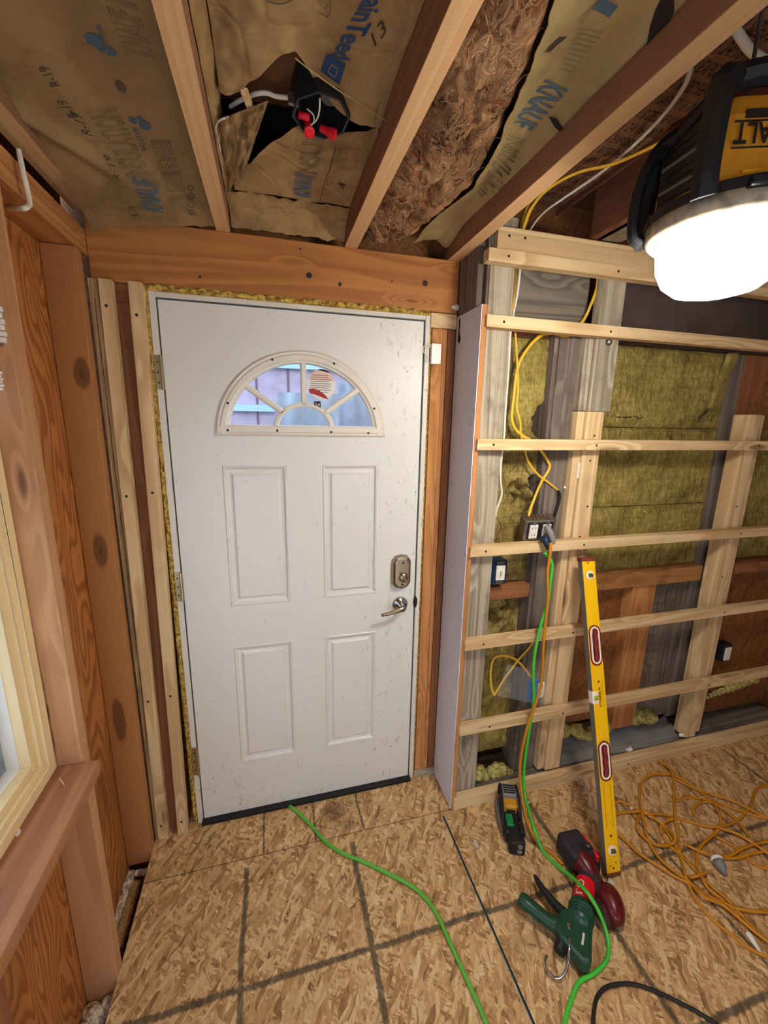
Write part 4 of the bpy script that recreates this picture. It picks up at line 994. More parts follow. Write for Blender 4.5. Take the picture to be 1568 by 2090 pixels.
# hook under the top plate
hk = [at(38, 305, 'x', -.166), at(46, 345, 'x', -.162), at(60, 408, 'x', -.160), at(57, 421, 'x', -.160), at(48, 425, 'x', -.164), at(30, 424, 'x', -.20), at(16, 424, 'x', -.24)]
cable('bent_cable', 'stiff white cable bent over the top plate at the top left', hk, 0.0055, 'romexw', cat='cable')
# pleated white scraps at the window head
for (px, py, h_, lb) in [(4, 664, .036, 'white pleated paper scrap hanging at the left edge by the window'), (0, 778, .020, 'small white ribbed scrap lower at the left edge by the window')]:
    q = at(px, py, 'y', -.481); mb = MB()
    for k in range(6):
        z = q.z + h_ - k * h_ / 3; mb.box(q.x - .05, q.x + .006 - .002 * (k % 2), -.487 - .002 * (k % 2), -.479, z - h_ / 3.4, z)
    tag(mb.build('pleated_paper', 'white', bevel=.001), lb, 'paper')
cap = at(1, 700, 'y', -.480); tag(MB().lathe([(0, .003), (.006, .003), (.007, 0)], Matrix.Translation(cap) @ Matrix.Rotation(math.pi / 2, 4, 'X'), 12).build('screw', 'brass'), 'brass screw head in the trimmer at the left edge', 'screw')

# ================================================================ CEILING
JZ = 2.25
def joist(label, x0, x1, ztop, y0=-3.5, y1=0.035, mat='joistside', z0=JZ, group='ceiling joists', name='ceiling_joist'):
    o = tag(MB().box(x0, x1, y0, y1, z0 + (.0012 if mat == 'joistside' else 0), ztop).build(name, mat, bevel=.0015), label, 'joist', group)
    if mat == 'joistside': MB().box(x0 + .0005, x1 - .0005, y0, y1 - .0005, z0, z0 + .0011).build('lit_edge', 'joist', o, label='pale lower edge with the light painted in')  # thin pale strip, the underside's light put into its colour
    return o
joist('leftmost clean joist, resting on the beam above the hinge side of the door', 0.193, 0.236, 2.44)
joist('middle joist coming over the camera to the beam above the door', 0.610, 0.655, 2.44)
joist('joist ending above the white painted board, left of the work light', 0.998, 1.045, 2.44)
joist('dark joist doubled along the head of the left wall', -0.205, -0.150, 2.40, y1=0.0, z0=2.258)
joist('rusty brown rafter resting on the top plate left of the work light', 1.447, 1.492, 2.52, y1=-0.199, mat='roofwood', z0=2.300)
joist('dark rafter far right behind the work light', 1.85, 1.895, 2.52, y1=-0.199, mat='roofwood', z0=2.300)
tag(MB().box(1.47, 1.57, -0.36, -0.20, 2.300, 2.325).build('steel_channel', 'steel', bevel=.002), 'short grey metal channel on the top plate beside the rusty rafter', 'channel')
rp = tag(MB().box(1.046, 1.446, -3.5, 0.0, 2.470, 2.482).build('printed_roof_board', 'osbroof'), 'dark printed roof board between the third joist and the rusty rafter', 'board')
for row in range(3):
    for k in range(26):
        y = -0.02 - k * 0.052
        lettering('printed_words', ['RATED SHEATH', 'EXPOSURE 1', '24/16 PS 2', 'SIZED SPAN', 'APA 7/16 IN'][(k + row * 2) % 5], (1.08 + row * .122, y, 2.4690), (1.19 + row * .122, y, 2.4690), (1.08 + row * .122, y - .034, 2.4690), 'roofprint', rp)
tag(MB().box(1.436, 1.446, -3.5, 0.0, 2.452, 2.470).build('roof_strip', 'roofwood'), 'thin brown strip running along the printed roof board', 'strip')

def lerp(a, b, t): return a + (b - a) * t
def interp(tab, y):
    for (a, va), (b, vb) in zip(tab[:-1], tab[1:]):
        if (a <= y <= b) or (b <= y <= a): return lerp(va, vb, (y - a) / (b - a))
    return tab[0][1] if abs(y - tab[0][0]) < abs(y - tab[-1][0]) else tab[-1][1]
# ---- left bay facing
def hL(x, y):
    u = (x + 0.19) / 0.39
    z = 2.335 - 0.035 * (1 - u) ** 1.5 - 0.012 * math.sin(u * 3.1)
    z -= 0.095 * math.exp(-((y - 0.02) / 0.26) ** 2) * (0.85 + .15 * (1 - u)) + 0.02 * math.exp(-((y - 0.0) / 0.05) ** 2)      # droops onto the beam
    d = (x + 0.155) - (-y - 0.42) * -0.9
    z -= 0.018 * math.exp(-((x - (-0.16 + (-0.38 - y) * -0.85 * 1.0)) / 0.028) ** 2) * max(0, min(1, (-y - 0.14) * 6)) * (1 if y > -.5 else max(.3, 1 - (-y - .5) * 4))
    z += 0.006 * fbm(x * 6, y * 2.5, 1, 3)
    return z
def endL(u): return -0.028 - 0.020 * math.sin(u * 2.6) + 0.006 * nz(u * 14, 2) + (0.012 if u < .04 else 0)
def fL(u, v):
    ye = endL(u); y = lerp(ye, -3.0, v ** 1.6 if v < 1 else 1)
    x = lerp(interp([(0, -0.150), (-0.2, -0.150), (-0.5, -0.149), (-3.1, -0.149)], y), 0.192, u)
    return (x, y, hL(x, y))
sheetL = tag(MB().grid(70, 200, fL).build('kraft_facing', 'paper', smooth=True), 'smooth kraft insulation facing with blue lettering in the left ceiling bay', 'insulation facing')
def onL(p): return Vector((p.x, p.y, hL(p.x, p.y) - 0.0022))
def LT(nm, body, a, b, c, mat, par, fn, z=2.315, outline=0.0, sub=0.012, shear=0.0, grow=0):
    def hit(p):
        zz_ = z
        for it in range(6): q_ = at(*p, 'z', zz_); zz_ = fn(q_).z
        return at(*p, 'z', zz_)
    A, B, Cc = hit(a), hit(b), hit(c)
    if grow: A, Cc = B + (A - B) * grow, Cc + (A - B) * (grow - 1)
    return lettering(nm, body, A, B, Cc, mat, par, fn, outline=outline, subdiv=0 if outline else sub, shear=shear)
LT('brand_lettering', 'KNAUF', (335, 420), (318, 362), (290, 422), 'printblue', sheetL, onL)
LT('outline_lettering', 'INSULATION', (308, 352), (238, 222), (258, 352), 'printgrey', sheetL, onL, outline=0.012)
LT('outline_lettering', 'KNAUF INSULATION', (315, 118), (205, -200), (255, 105), 'printgrey', sheetL, onL, outline=0.010)
LT('small_lettering', '0', (262, 190), (250, 165), (243, 190), 'printgrey', sheetL, onL, outline=.06)
for (a, b, c) in [((247, 352), (225, 318), (232, 352)), ((190, 278), (165, 235), (168, 272)), ((124, 175), (98, 135), (104, 178)), ((286, 438), (278, 418), (268, 440)), ((160, 240), (135, 205), (140, 240))]:
    LT('small_lettering', 'R-19', a, b, c, 'printdark', sheetL, onL)
for k in range(7):
    x0 = 300 + k * 6; LT('small_lettering', 'cover facing warning', (x0 + 55, 415), (x0 + 10, 285), (x0 + 51, 416), 'printgrey', sheetL, onL, sub=.03)
for (px, py, r_) in [(192, 75, .014), (226, 102, .009), (206, 94, .006), (295, 244, .012), (270, 232, .008), (284, 231, .006)]:
    p = at(px, py, 'z', 2.32); mb = MB(); mb.add([onL(Vector((p.x + r_ * math.cos(a), p.y + r_ * 1.1 * math.sin(a), 0))) for a in [2 * math.pi * k / 16 for k in range(16)]], [tuple(range(16))]); mb.build('printed_dot', 'printblue', sheetL)
for (a, b, c) in [((218, 62), (205, 48), (210, 66)), ((294, 272), (280, 252), (286, 274))]: LT('small_lettering', 'ECOSE', (a[0] + 6, a[1] + 35), (a[0] - 14, a[1] - 12), (a[0] - 4, a[1] + 36), 'printblue', sheetL, onL)
for k, ch_ in enumerate('OBGE'): LT('small_lettering', ch_, (398, 384 + k * 13), (392, 374 + k * 13), (386, 386 + k * 13), 'printgrey', sheetL, onL)
# torn tab at the end
tb = MB(); tb.add([at(378, 432, 'y', -.03), at(392, 436, 'y', -.04), at(396, 450, 'y', -.045), at(384, 458, 'y', -.04), at(376, 446, 'y', -.035)], [(0, 1, 2, 3, 4)]); tb.build('torn_tab', 'paper_w', sheetL, solid=.001)
# stapled flange along first joist
tag(MB().grid(2, 160, lambda u, v: (0.238 + .022 * u + .003 * nz(v * 40, u), lerp(0.0, -3.0, v), 2.335 - .035 * (1 - u) + .003 * nz(v * 60, u * 3, 4))).build('paper_flange', 'paper_w', smooth=True, solid=.001), 'wrinkled paper flange stapled along the first joist', 'paper flange')

# ---- middle bay: upper facing (torn edge), lower facing with lettering, strip by the beam
def hM(x, y):
    z = 2.340 + 0.010 * fbm(x * 5, y * 4, 7, 3)
    left = math.exp(-((x - 0.26) / 0.10) ** 2)
    z += -0.016 * left * fbm(x * 13, y * 9, 3, 3)
    return z
upper_edge = [(0.262, -0.500), (0.30, -0.515), (0.345, -0.575), (0.385, -0.618), (0.41, -0.622), (0.45, -0.56), (0.50, -0.515), (0.55, -0.500), (0.609, -0.490)]
def fU(u, v):
    x = lerp(0.262, 0.609, u); ye = interp(upper_edge, x) + .004 * nz(x * 60, 1)
    y = lerp(ye, -3.0, v ** 1.8)
    z = hM(x, y) - 0.022 * math.exp(-(y - ye) ** 2 / 0.003) * (0.5 + 0.5 * math.sin(u * 9))
    return (x, y, z)
sheetU = tag(MB().grid(80, 220, fU).build('kraft_facing', 'paper_w', smooth=True), 'wrinkled brown facing with big blue lettering in the middle ceiling bay', 'insulation facing')
def onU(p):
    x, y = p.x, p.y; ye = interp(upper_edge, x) + .004 * nz(x * 60, 1); u = (x - .262) / .347
    return Vector((x, y, hM(x, y) - 0.022 * math.exp(-(y - ye) ** 2 / 0.003) * (0.5 + 0.5 * math.sin(u * 9)) - 0.0025))
LT('brand_lettering', 'CertainTeed', (742, -2), (672, 118), (790, 2), 'printnavy', sheetU, onU, z=2.335, grow=1.60)
LT('brand_lettering', 'R-13', (768, 95), (782, 38), (750, 92), 'printdark', sheetU, onU, z=2.335) if False else LT('size_lettering', '13', (766, 96), (790, 66), (757, 70), 'printdark', sheetU, onU, z=2.335)
p4 = [at(px, py, 'z', 2.33) for px, py in [(668, 117), (706, 138), (693, 178), (655, 156)]]
lg = MB().grid(8, 8, lambda u, v: onU(p4[0].lerp(p4[1], u).lerp(p4[3].lerp(p4[2], u), v))); lg = lg.build('logo_square', 'printnavy', sheetU)
p5 = [at(px, py, 'z', 2.33) for px, py in [(676, 138), (690, 146), (684, 164), (670, 155)]]
MB().tube([onU(q) - Vector((0, 0, .001)) for q in p5], .0009, 4, closed=True).build('logo_outline', 'paper_y', lg)
LT('small_lettering', 'DNICE', (632, -12), (664, 22), (640, -22), 'printgrey', sheetU, onU, z=2.335, outline=.02)
MB().tube([onU(at(px, py, 'z', 2.335)) for px, py in spline([Vector((545, 0, 0)), Vector((575, 8, 0)), Vector((620, -5, 0)), Vector((665, -10, 0)), Vector((675, 10, 0)), Vector((670, 35, 0)), Vector((650, 25, 0))], 5) for px, py in [(px, py)]] if False else [onU(at(q.x, q.y, 'z', 2.335)) for q in spline([Vector((545, 0, 0)), Vector((575, 8, 0)), Vector((620, -5, 0)), Vector((665, -10, 0)), Vector((675, 10, 0)), Vector((670, 35, 0)), Vector((650, 25, 0))], 5)], .0008, 4).build('printed_outline', 'printgrey', sheetU)
# hanging strip of paper edge, left of the hole
lower_edge = [(0.240, -0.36)] + sorted([(q.x, q.y) for q in [at(px, py, 'z', 2.325) for px, py in [(470, 318), (510, 330), (530, 306), (560, 285), (600, 257), (625, 250), (645, 256), (700, 267), (745, 264), (775, 256)]]]) + [(0.612, -0.43)]
def hN(x, y): return 2.332 + 0.006 * fbm(x * 8, y * 8, 17, 3) - 0.02 * math.exp(-((y + .06) / .06) ** 2)
def fN(u, v):
    x = lerp(0.262, 0.609, u); ye = interp(lower_edge, x) + .003 * nz(x * 90, 5); y = lerp(-0.112, ye, v)
    return (x, y, hN(x, y) - .010 * v ** 6)
sheetN = tag(MB().grid(80, 50, fN).build('kraft_facing', 'paper_w', smooth=True), 'torn facing with small blue lettering below the junction box', 'insulation facing')
def onN(p): return Vector((p.x, p.y, hN(p.x, p.y) - 0.003))
LT('brand_lettering', 'KNAUF', (633, 404), (640, 362), (598, 396), 'printblue', sheetN, onN, z=2.33)
LT('outline_lettering', 'INSULATION', (646, 364), (675, 205), (608, 358), 'printgrey', sheetN, onN, z=2.33, outline=.014) if False else LT('outline_lettering', 'INSUL', (646, 364), (664, 272), (608, 358), 'printgrey', sheetN, onN, z=2.33, outline=.014)
for k in range(5): LT('small_lettering', 'facing warning notice', (668 + k * 7, 380 - k), (690 + k * 7, 296 - k), (665 + k * 7, 379 - k), 'printgrey', sheetN, onN, z=2.33, sub=.03)
MB().tube([onN(at(px, py, 'z', 2.33)) for px, py in [(654, 405), (662, 375), (672, 350), (680, 318), (685, 297)]], .0008, 4).build('printed_rule', 'printdark', sheetN)
LT('small_lettering', '4', (706, 388), (704, 374), (692, 386), 'printdark', sheetN, onN, z=2.33)
# left torn piece standing out
tp = MB().grid(24, 24, lambda u, v: at(lerp(lerp(445, 548, u), lerp(462, 505, u), v), lerp(lerp(245, 205, u), lerp(400, 332, u), v) , 'z', 2.318 + .018 * fbm(u * 5, v * 5, 8, 4) - .012 * math.sin(math.pi * u)))
tag(tp.build('torn_paper', 'paper_w', smooth=True, solid=.001), 'stiff torn flap of facing curling left of the junction box', 'torn paper')
tag(MB().grid(50, 18, lambda u, v: (lerp(0.240, 0.609, u), lerp(-0.108, 0.004, v), 2.322 - 0.055 * v ** 2 + .009 * fbm(u * 9, v * 4, 11, 3))).build('kraft_facing', 'paper_w', smooth=True), 'narrow crumpled strip of facing tucked against the beam', 'insulation facing')
# cavity above the hole
tag(MB().grid(30, 20, lambda u, v: (lerp(0.24, 0.61, u), lerp(-0.72, -0.36, v), 2.345 + 0.05 * v + .012 * math.sin(u * 3) )).build('inner_paper', 'paper_b', smooth=True), 'older brown paper seen inside the torn hole', 'paper')
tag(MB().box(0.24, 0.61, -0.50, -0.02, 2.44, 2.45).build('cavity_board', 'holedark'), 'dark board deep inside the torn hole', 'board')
tag(MB().obox(at(506, 205, 'z', 2.318), (.007, 0, 0), (.006, .026, 0), (0, 0, .006)).build('wood_stick', 'pineY', bevel=.001), 'short splintered stick poking out of the torn hole', 'stick')
# junction box
jx = at(655, 212, 'z', 2.335)
jbx = thing('ceiling_junction_box', 'round black ceiling box hanging in the torn hole with red wire nuts', 'junction box', mat=Matrix.Translation(jx) @ Matrix.Rotation(math.radians(-6), 4, 'X') @ Matrix.Rotation(math.radians(10), 4, 'Z') @ Matrix.Scale(1.22, 4))
bx = MB(); NB = 8
ringp = lambda r, z: [(r * math.cos(math.pi / 8 + 2 * math.pi * k / NB), r * math.sin(math.pi / 8 + 2 * math.pi * k / NB), z) for k in range(NB)]
A, B_, C_, D_ = ringp(.052, .035), ringp(.052, -.022), ringp(.048, -.022), ringp(.048, .03)
for P_, Q_ in ((A, B_), (B_, C_), (C_, D_)):
    for k in range(NB): bx.add([P_[k], P_[(k + 1) % NB], Q_[(k + 1) % NB], Q_[k]], [(0, 1, 2, 3)])
bx.add(A, [tuple(range(NB))]); bx.add(D_, [tuple(range(NB))])
bx.build('box_shell', 'blackpl', jbx, local=True)
MB().lathe([(0.0, .0), (.016, 0.0), (.018, .004)], Matrix.Translation((.022, .012, .024)), 20).build('knockout', 'greytool', jbx, local=True)
for (a, b) in (((-.050, .0, -.010), (-.046, .004, -.006)), ((.005, .054, -.005), (.012, .054, .0))):
    c_ = Vector(a); mb = MB()
    for k in range(4): mb.tube([c_ + Vector((.004 * k - .006, 0, -.008)), c_ + Vector((.004 * k - .006, 0.002, .012))], .003, 8)
    mb.build('cable_clamp', 'steel', jbx, local=True)
for (px, py, dx, dy, s_) in [(630, 262, 0, 1, 1.0), (672, 270, .8, .6, 1.1)]:
    p = at(px, py, 'z', 2.300) - jx
    lp = (jbx.matrix_world.to_3x3().inverted()) @ p
    d_ = Vector((dx, -.3, -dy * .6)).normalized()
    mm = Matrix.Translation(lp) @ d_.to_track_quat('Z', 'Y').to_matrix().to_4x4()
    MB().lathe([(0, -.018), (.0055, -.017), (.0065, -.006), (.009, .004), (.010, .012), (.007, .013)], mm, 10).build('wire_nut', 'red', jbx, local=True)
p = at(620, 236, 'z', 2.315); tag(MB().tube([p + Vector((-.012, 0, 0)), p + Vector((.012, .004, 0))], .007, 10).build('wire_nut', 'red', smooth=True), 'red wire nut higher up inside the ceiling junction box', 'wire nut')
cable('wire', 'thin white wire looping from the clamp to the left red nut', [at(627, 222, 'z', 2.31), at(640, 235, 'z', 2.30), at(640, 250, 'z', 2.298), at(631, 257, 'z', 2.30)], .0016, 'romexw', n=6, cat='wire')
cable('wire', 'thin white wire dropping from the box middle to the left red nut', [at(653, 200, 'z', 2.315), at(652, 225, 'z', 2.30), at(646, 245, 'z', 2.296), at(634, 256, 'z', 2.30)], .0016, 'romexw', n=6, cat='wire')
cable('romex_cable', 'white cable entering the ceiling junction box from the left', [at(470, 218, 'z', 2.35), at(490, 205, 'z', 2.345), at(520, 192, 'z', 2.34), at(545, 190, 'z', 2.338), at(565, 197, 'z', 2.335), at(598, 200, 'z', 2.33)], .0045, 'romexw')
cable('wire', 'stiff pale wire bent along the paper left of the hole', [at(455, 328, 'z', 2.31), at(446, 290, 'z', 2.308), at(440, 262, 'z', 2.305), at(448, 246, 'z', 2.305), at(468, 238, 'z', 2.31)], .0022, 'offw', n=6, cat='wire')
cable('paper_edge', 'pale folded paper edge running from the tear past the junction box', [at(602, 118, 'z', 2.315), at(640, 148, 'z', 2.305), at(700, 190, 'z', 2.303), at(740, 215, 'z', 2.302), at(788, 247, 'z', 2.305)], .0014, 'paper_y', n=6, cat='paper')

# ---- right bay: brown glass fibre and printed facing
fr_tab = [(0.03, 0.85), (-0.05, 0.865), (-0.33, 0.925), (-0.51, 0.895), (-0.75, 0.835), (-0.88, 0.790), (-3.0, 0.78)]
def fF(u, v):
    y = lerp(0.02, -3.0, v ** 1.5); x1_ = interp(fr_tab, y) + .012 * nz(y * 14, 2); x = lerp(0.658, x1_, u)
    b_ = math.sin(math.pi * min(1, u * 1.0)) ** 0.6 if 0 < u < 1 else 0
    z = 2.345 - 0.055 * b_ + b_ * (0.024 * fbm(x * 16, y * 11, 3, 4) - 0.016 * abs(fbm(x * 30, y * 20, 9, 3)) + 0.026 * fbm(x * 5, y * 6, 31, 2))
    z += 0.02 * math.exp(-((x - .80) / .012) ** 2) * (1 if -.62 < y < -.1 else 0) * b_
    return (x + .008 * nz(x * 30, y * 30, 1) * b_, y, z)
fg = MB().grid(60, 420, fF).build('fibreglass_batt', 'fibre', smooth=True)
tag(fg, 'fluffy brown fibreglass batt bulging beside the middle joist', 'insulation')
ws = MB()
for k in range(150):
    u = random.random(); v = random.random() ** 1.2 * 0.5; p = Vector(fF(u, v)) + Vector((0, 0, -.002)); d = Vector((random.uniform(-1, 1), random.uniform(-1, 1), 0)).normalized(); pts = [p.copy()]
    for i in range(6):
        d = (d + Vector((random.uniform(-.7, .7), random.uniform(-.7, .7), random.uniform(-.2, .2)))).normalized(); q = pts[-1] + d * .008
        uu = min(max((q.x - .658) / max(.05, interp(fr_tab, q.y) - .658), 0.02), .98); q.z = min(fF(uu, ((0.02 - min(q.y, .019)) / 3.02) ** (1 / 1.5))[2] - .001 - .002 * random.random(), 2.40); pts.append(q)
    ws.tube(pts, .0005, 4, caps=False)
tag(ws.build('loose_fibres', 'fibre_light', fg), kind='stuff')
def hR(x, y):
    x0_ = interp(fr_tab, y); u = (x - x0_) / max(.02, 0.998 - x0_)
    return 2.322 + 0.016 * math.sin(u * 3.1) + 0.010 * math.cos(u * 11 + y * 3) * max(0, u - .45) * 2 + 0.005 * fbm(x * 6, y * 4, 21, 3) - 0.03 * math.exp(-((y + .0) / .08) ** 2)
def fR(u, v):
    y = lerp(0.0, -3.0, v ** 1.5); x0_ = interp(fr_tab, y) + .012 * nz(y * 14, 2) + .004 * nz(y * 60, 1); x = lerp(x0_, 0.997, u)
    return (x, y, hR(x, y) - .006 * (1 - u) ** 4)
sheetR = tag(MB().grid(40, 260, fR).build('kraft_facing', 'paper_y', smooth=True, solid=.0008), 'tan facing with blue lettering between the fibreglass and the third joist', 'insulation facing')
def onR(p): return Vector((p.x, p.y, hR(p.x, p.y) - 0.003))
LT('brand_lettering', 'KNAUF', (1112, 162), (1040, 258), (1160, 185), 'printblue', sheetR, onR, z=2.32)
LT('outline_lettering', 'INSULATION', (1035, 272), (975, 392), (1072, 285), 'printgrey', sheetR, onR, z=2.32, outline=.012)
for k in range(9): LT('small_lettering', 'kraft faced thermal batt', (1182 - k * 5, 62 + k * 10), (1232 - k * 8, 68 + k * 10), (1184 - k * 5, 57 + k * 10), 'printgrey', sheetR, onR, z=2.32, sub=.03)
for k in range(6): LT('small_lettering', 'do not leave exposed', (1192 - k * 10 + 60, -20 + k), (1168 + k * 9, 45), (1196 - k * 10 + 60, -18 + k), 'printgrey', sheetR, onR, z=2.32, sub=.03) if k < 3 else None
for (px, py, w_, h_) in [(1233, 40, .017, .010), (1147, 5, .009, .010), (1139, 24, .007, .007)]:
    p = at(px, py, 'z', 2.32); MB().grid(3, 3, lambda u, v: onR(Vector((p.x + (u - .5) * 2 * w_, p.y + (v - .5) * 2 * h_, 0)))).build('printed_block', 'printblue', sheetR)
p = at(1130, 102, 'z', 2.32)
for k in range(4): MB().tube([onR(Vector((p.x - .012 + .004 * k, p.y + .014, 0))), onR(Vector((p.x - .006 + .004 * k, p.y, 0))), onR(Vector((p.x + .002 + .004 * k, p.y - .014, 0)))], .0016, 4).build('printed_flame', 'printdark', sheetR)
for pts in ([(1118, 262), (1135, 258), (1150, 260), (1162, 256), (1150, 266), (1132, 268)], [(1319, 98), (1325, 70), (1335, 45), (1350, 20), (1372, 10), (1376, 30), (1362, 55), (1345, 75), (1330, 95)]):
    mb = MB(); q = [at(px, py, 'z', 2.312) for px, py in pts]; mb.add([Vector((v_.x, v_.y, hR(v_.x, v_.y) - .004)) for v_ in q], [tuple(range(len(q)))]); mb.build('tear', 'holedark', sheetR)

# ================================================================ WORK LIGHT
LPOS = Vector((1.193, -0.889, 2.012))
wl = thing('work_light', 'yellow and black work light hanging upside down with a glowing lens', 'work light', mat=Matrix.Translation(LPOS) @ Matrix.Rotation(math.radians(-21), 4, 'Z'))
lens = [(0.0, -0.097), (0.04, -0.096), (0.070, -0.088), (0.092, -0.070), (0.103, -0.044), (0.108, -0.010), (0.111, 0.012)]
def ribbed():
    mb = MB(); n = 120; b0 = len(mb.v)
    for (r, h) in lens:
        for k in range(n):
            rr_ = r * (1 + (.010 if k % 2 else 0) * (1 if h > -.06 else 0)); a = 2 * math.pi * k / n; mb.v.append(Vector((rr_ * math.cos(a), rr_ * math.sin(a), h)))
    for i in range(len(lens) - 1):
        for k in range(n): mb.f.append((i * n + k, i * n + (k + 1) % n, (i + 1) * n + (k + 1) % n, (i + 1) * n + k))
    return mb
ribbed().build('lens', 'lens', wl, smooth=True, local=True)
MB().lathe([(0.1115, 0.008), (0.122, 0.004), (0.131, 0.012), (0.133, 0.034), (0.118, 0.036)], None, 48).build('white_ring', 'ringw', wl, smooth=True, local=True)
MB().lathe([(0.118, 0.032), (0.135, 0.034), (0.136, 0.050), (0.122, 0.056), (0.0, 0.057)], None, 48).build('black_rim', 'blackpl', wl, smooth=False, local=True)
MB().lathe([(0.112, 0.050), (0.118, 0.052), (0.112, 0.064), (0.10, 0.066)], None, 48).build('yellow_band', 'dewy', wl, smooth=True, local=True)
def rbox(w0, w1, z0, z1, r=.02, n=5):
    out = []
    for (w_, z) in ((w0, z0), (w1, z1)):
        ring_ = []
        for (sx, sy, a0) in ((1, 1, 0), (-1, 1, 90), (-1, -1, 180), (1, -1, 270)):
            for k in range(n): a = math.radians(a0 + 90 * k / (n - 1)); ring_.append((sx * (w_ - r) + r * math.cos(a), sy * (w_ - r) + r * math.sin(a), z))
        out.append(ring_)
    return out
hb = MB(); rings_ = rbox(.096, .093, .053, .11) + rbox(.091, .076, .155, .190, .025)[0:2]
for A, B_ in zip(rings_[:-1], rings_[1:]):
    for k in range(len(A)): hb.add([A[k], A[(k + 1) % len(A)], B_[(k + 1) % len(A)], B_[k]], [(0, 1, 2, 3)])
hb.add(rings_[-1], [tuple(range(len(rings_[-1])))]); hb.add(rings_[0], [tuple(range(len(rings_[0])))])
body = hb.build('housing', 'dewalt', wl, bevel=.003, local=True)
# black finned side panels
for sx in (-1, 1):
    mb = MB(); mb.box(sx * .0955 - .004, sx * .0955 + .004, -.070, .070, .068, .175)
    pn = mb.build('side_panel', 'blackpl', wl, bevel=.002, local=True)
    for k in range(7): MB().obox((sx * .101, 0, .082 + k * .014), (.0015, 0, 0), (0, .060, .012), (0, 0, .0025)).build('cooling_fin', 'greytool' if k % 3 == 1 else 'blackpl', pn, local=True)
# four cage posts and top handles
for sx in (-1, 1):
    for sy in (-1, 1):
        pts = [(sx * .100, sy * .100, .030), (sx * .106, sy * .106, .075), (sx * .102, sy * .102, .155), (sx * .094, sy * .094, .200), (sx * .068, sy * .072, .216)]
        MB().tube(spline(pts, 4), .020, 8).build('cage_post', 'blackpl', wl, smooth=False, local=True)
        MB().obox((sx * .104, sy * .104, .066), (.010, -.010 * sx * sy, 0), (.010 * sx, .010 * sy, 0), (0, 0, .022)).build('corner_guard', 'greytool', wl, bevel=.004, local=True)
for sy in (-1, 1): MB().tube(spline([(-.068, sy * .072, .216), (-.03, sy * .074, .222), (.03, sy * .074, .222), (.068, sy * .072, .216)], 4), .019, 8).build('top_bar', 'blackpl', wl, local=True)
for sx in (-1, 1): MB().tube([(sx * .068, -.07, .216), (sx * .068, .07, .216)], .017, 8).build('top_bar', 'blackpl', wl, local=True)
# outer carrying handle on the left side
MB().tube(spline([(-.100, .060, .185), (-.125, .058, .165), (-.142, .055, .12), (-.146, .055, .07), (-.142, .055, .030), (-.125, .055, .020)], 5), .012, 8).build('side_handle', 'blackpl', wl, local=True)
MB().box(-.05, .05, -.1385, -.110, .030, .047).build('front_guard', 'blackpl', wl, bevel=.004, local=True)
MB().box(-.045, .045, -.100, -.094, .060, .072).build('yellow_strip', 'dewy', wl, bevel=.003, local=True)
lettering('brand_lettering', 'DEWALT', (.066, -.0960, .140), (-.066, -.0960, .140), (.066, -.0975, .108), 'ink', wl, local=True)
mb = MB(); mb.box(-.066, .066, -.0955, -.090, .104, .1055); mb.box(-.066, .066, -.0945, -.090, .1425, .144); mb.box(-.050, .050, -.0940, -.089, .148, .160); mb.build('brand_bars', 'ink', wl, local=True)
MB().tube([(0, 0, .19), (0, 0, .455)], .0035, 8).build('hanging_wire', 'steel', wl, local=True)

# ================================================================ LEVEL
lb, lt_ = Vector((1.532, -0.606, FZ + .004)), Vector((1.566, -0.238, 1.128))
ez = (lt_ - lb).normalized(); ey = Vector((0.05, 1, 0)); ey = (ey - ez * ey.dot(ez)).normalized(); ex = ey.cross(ez)
Lm = Matrix((ex, ey, ez)).transposed().to_4x4(); Lm.translation = lb
Lh = (lt_ - lb).length; LW = .029; LD = .012
lev = thing('spirit_level', 'long yellow spirit level leaning against the battens', 'spirit level', mat=Lm)
# body as I-profile pieces around the two hand holes
holes = [(Lh * .292, Lh * .400), (Lh * .655, Lh * .770)]
def seg(z0, z1, x0, x1): return MB().box(x0, x1, -LD, LD, z0, z1)
bodyv = MB(); zs = [0.010] + [q for h in holes for q in h] + [Lh - .010]
for i in range(0, len(zs), 2): bodyv.box(-LW, LW, -LD, LD, zs[i], zs[i + 1])
for (a, b) in holes: bodyv.box(-LW, -LW + .010, -LD, LD, a, b); bodyv.box(LW - .010, LW, -LD, LD, a, b)
bodyv.build('level_body', 'lvl', lev, local=True)
for sx in (-.5, 0, .5):
    MB().box(sx * LW - .0006, sx * LW + .0006, -LD - .0006, -LD, .17, zs[1] - .02).build('groove', 'lvlcap', lev, local=True) if abs(sx) > .1 else None
MB().box(-LW - .0015, -LW, -LD, LD, .012, Lh - .012).build('side_rail', 'lvlside', lev, local=True)
for (a, b) in ((-0.001, .011), (Lh - .012, Lh + .004)): MB().box(-LW - .004, LW + .002, -LD - .003, LD + .003, a, b).build('end_cap', 'lvlcap', lev, bevel=.002, local=True)
def racetrack(x, z0, z1, r, y, n=10):
    return [(x + r * math.cos(a), y, z1 - r + r * math.sin(a)) for a in [math.pi * k / n for k in range(n + 1)]] + [(x + r * math.cos(a), y, z0 + r + r * math.sin(a)) for a in [math.pi + math.pi * k / n for k in range(n + 1)]]
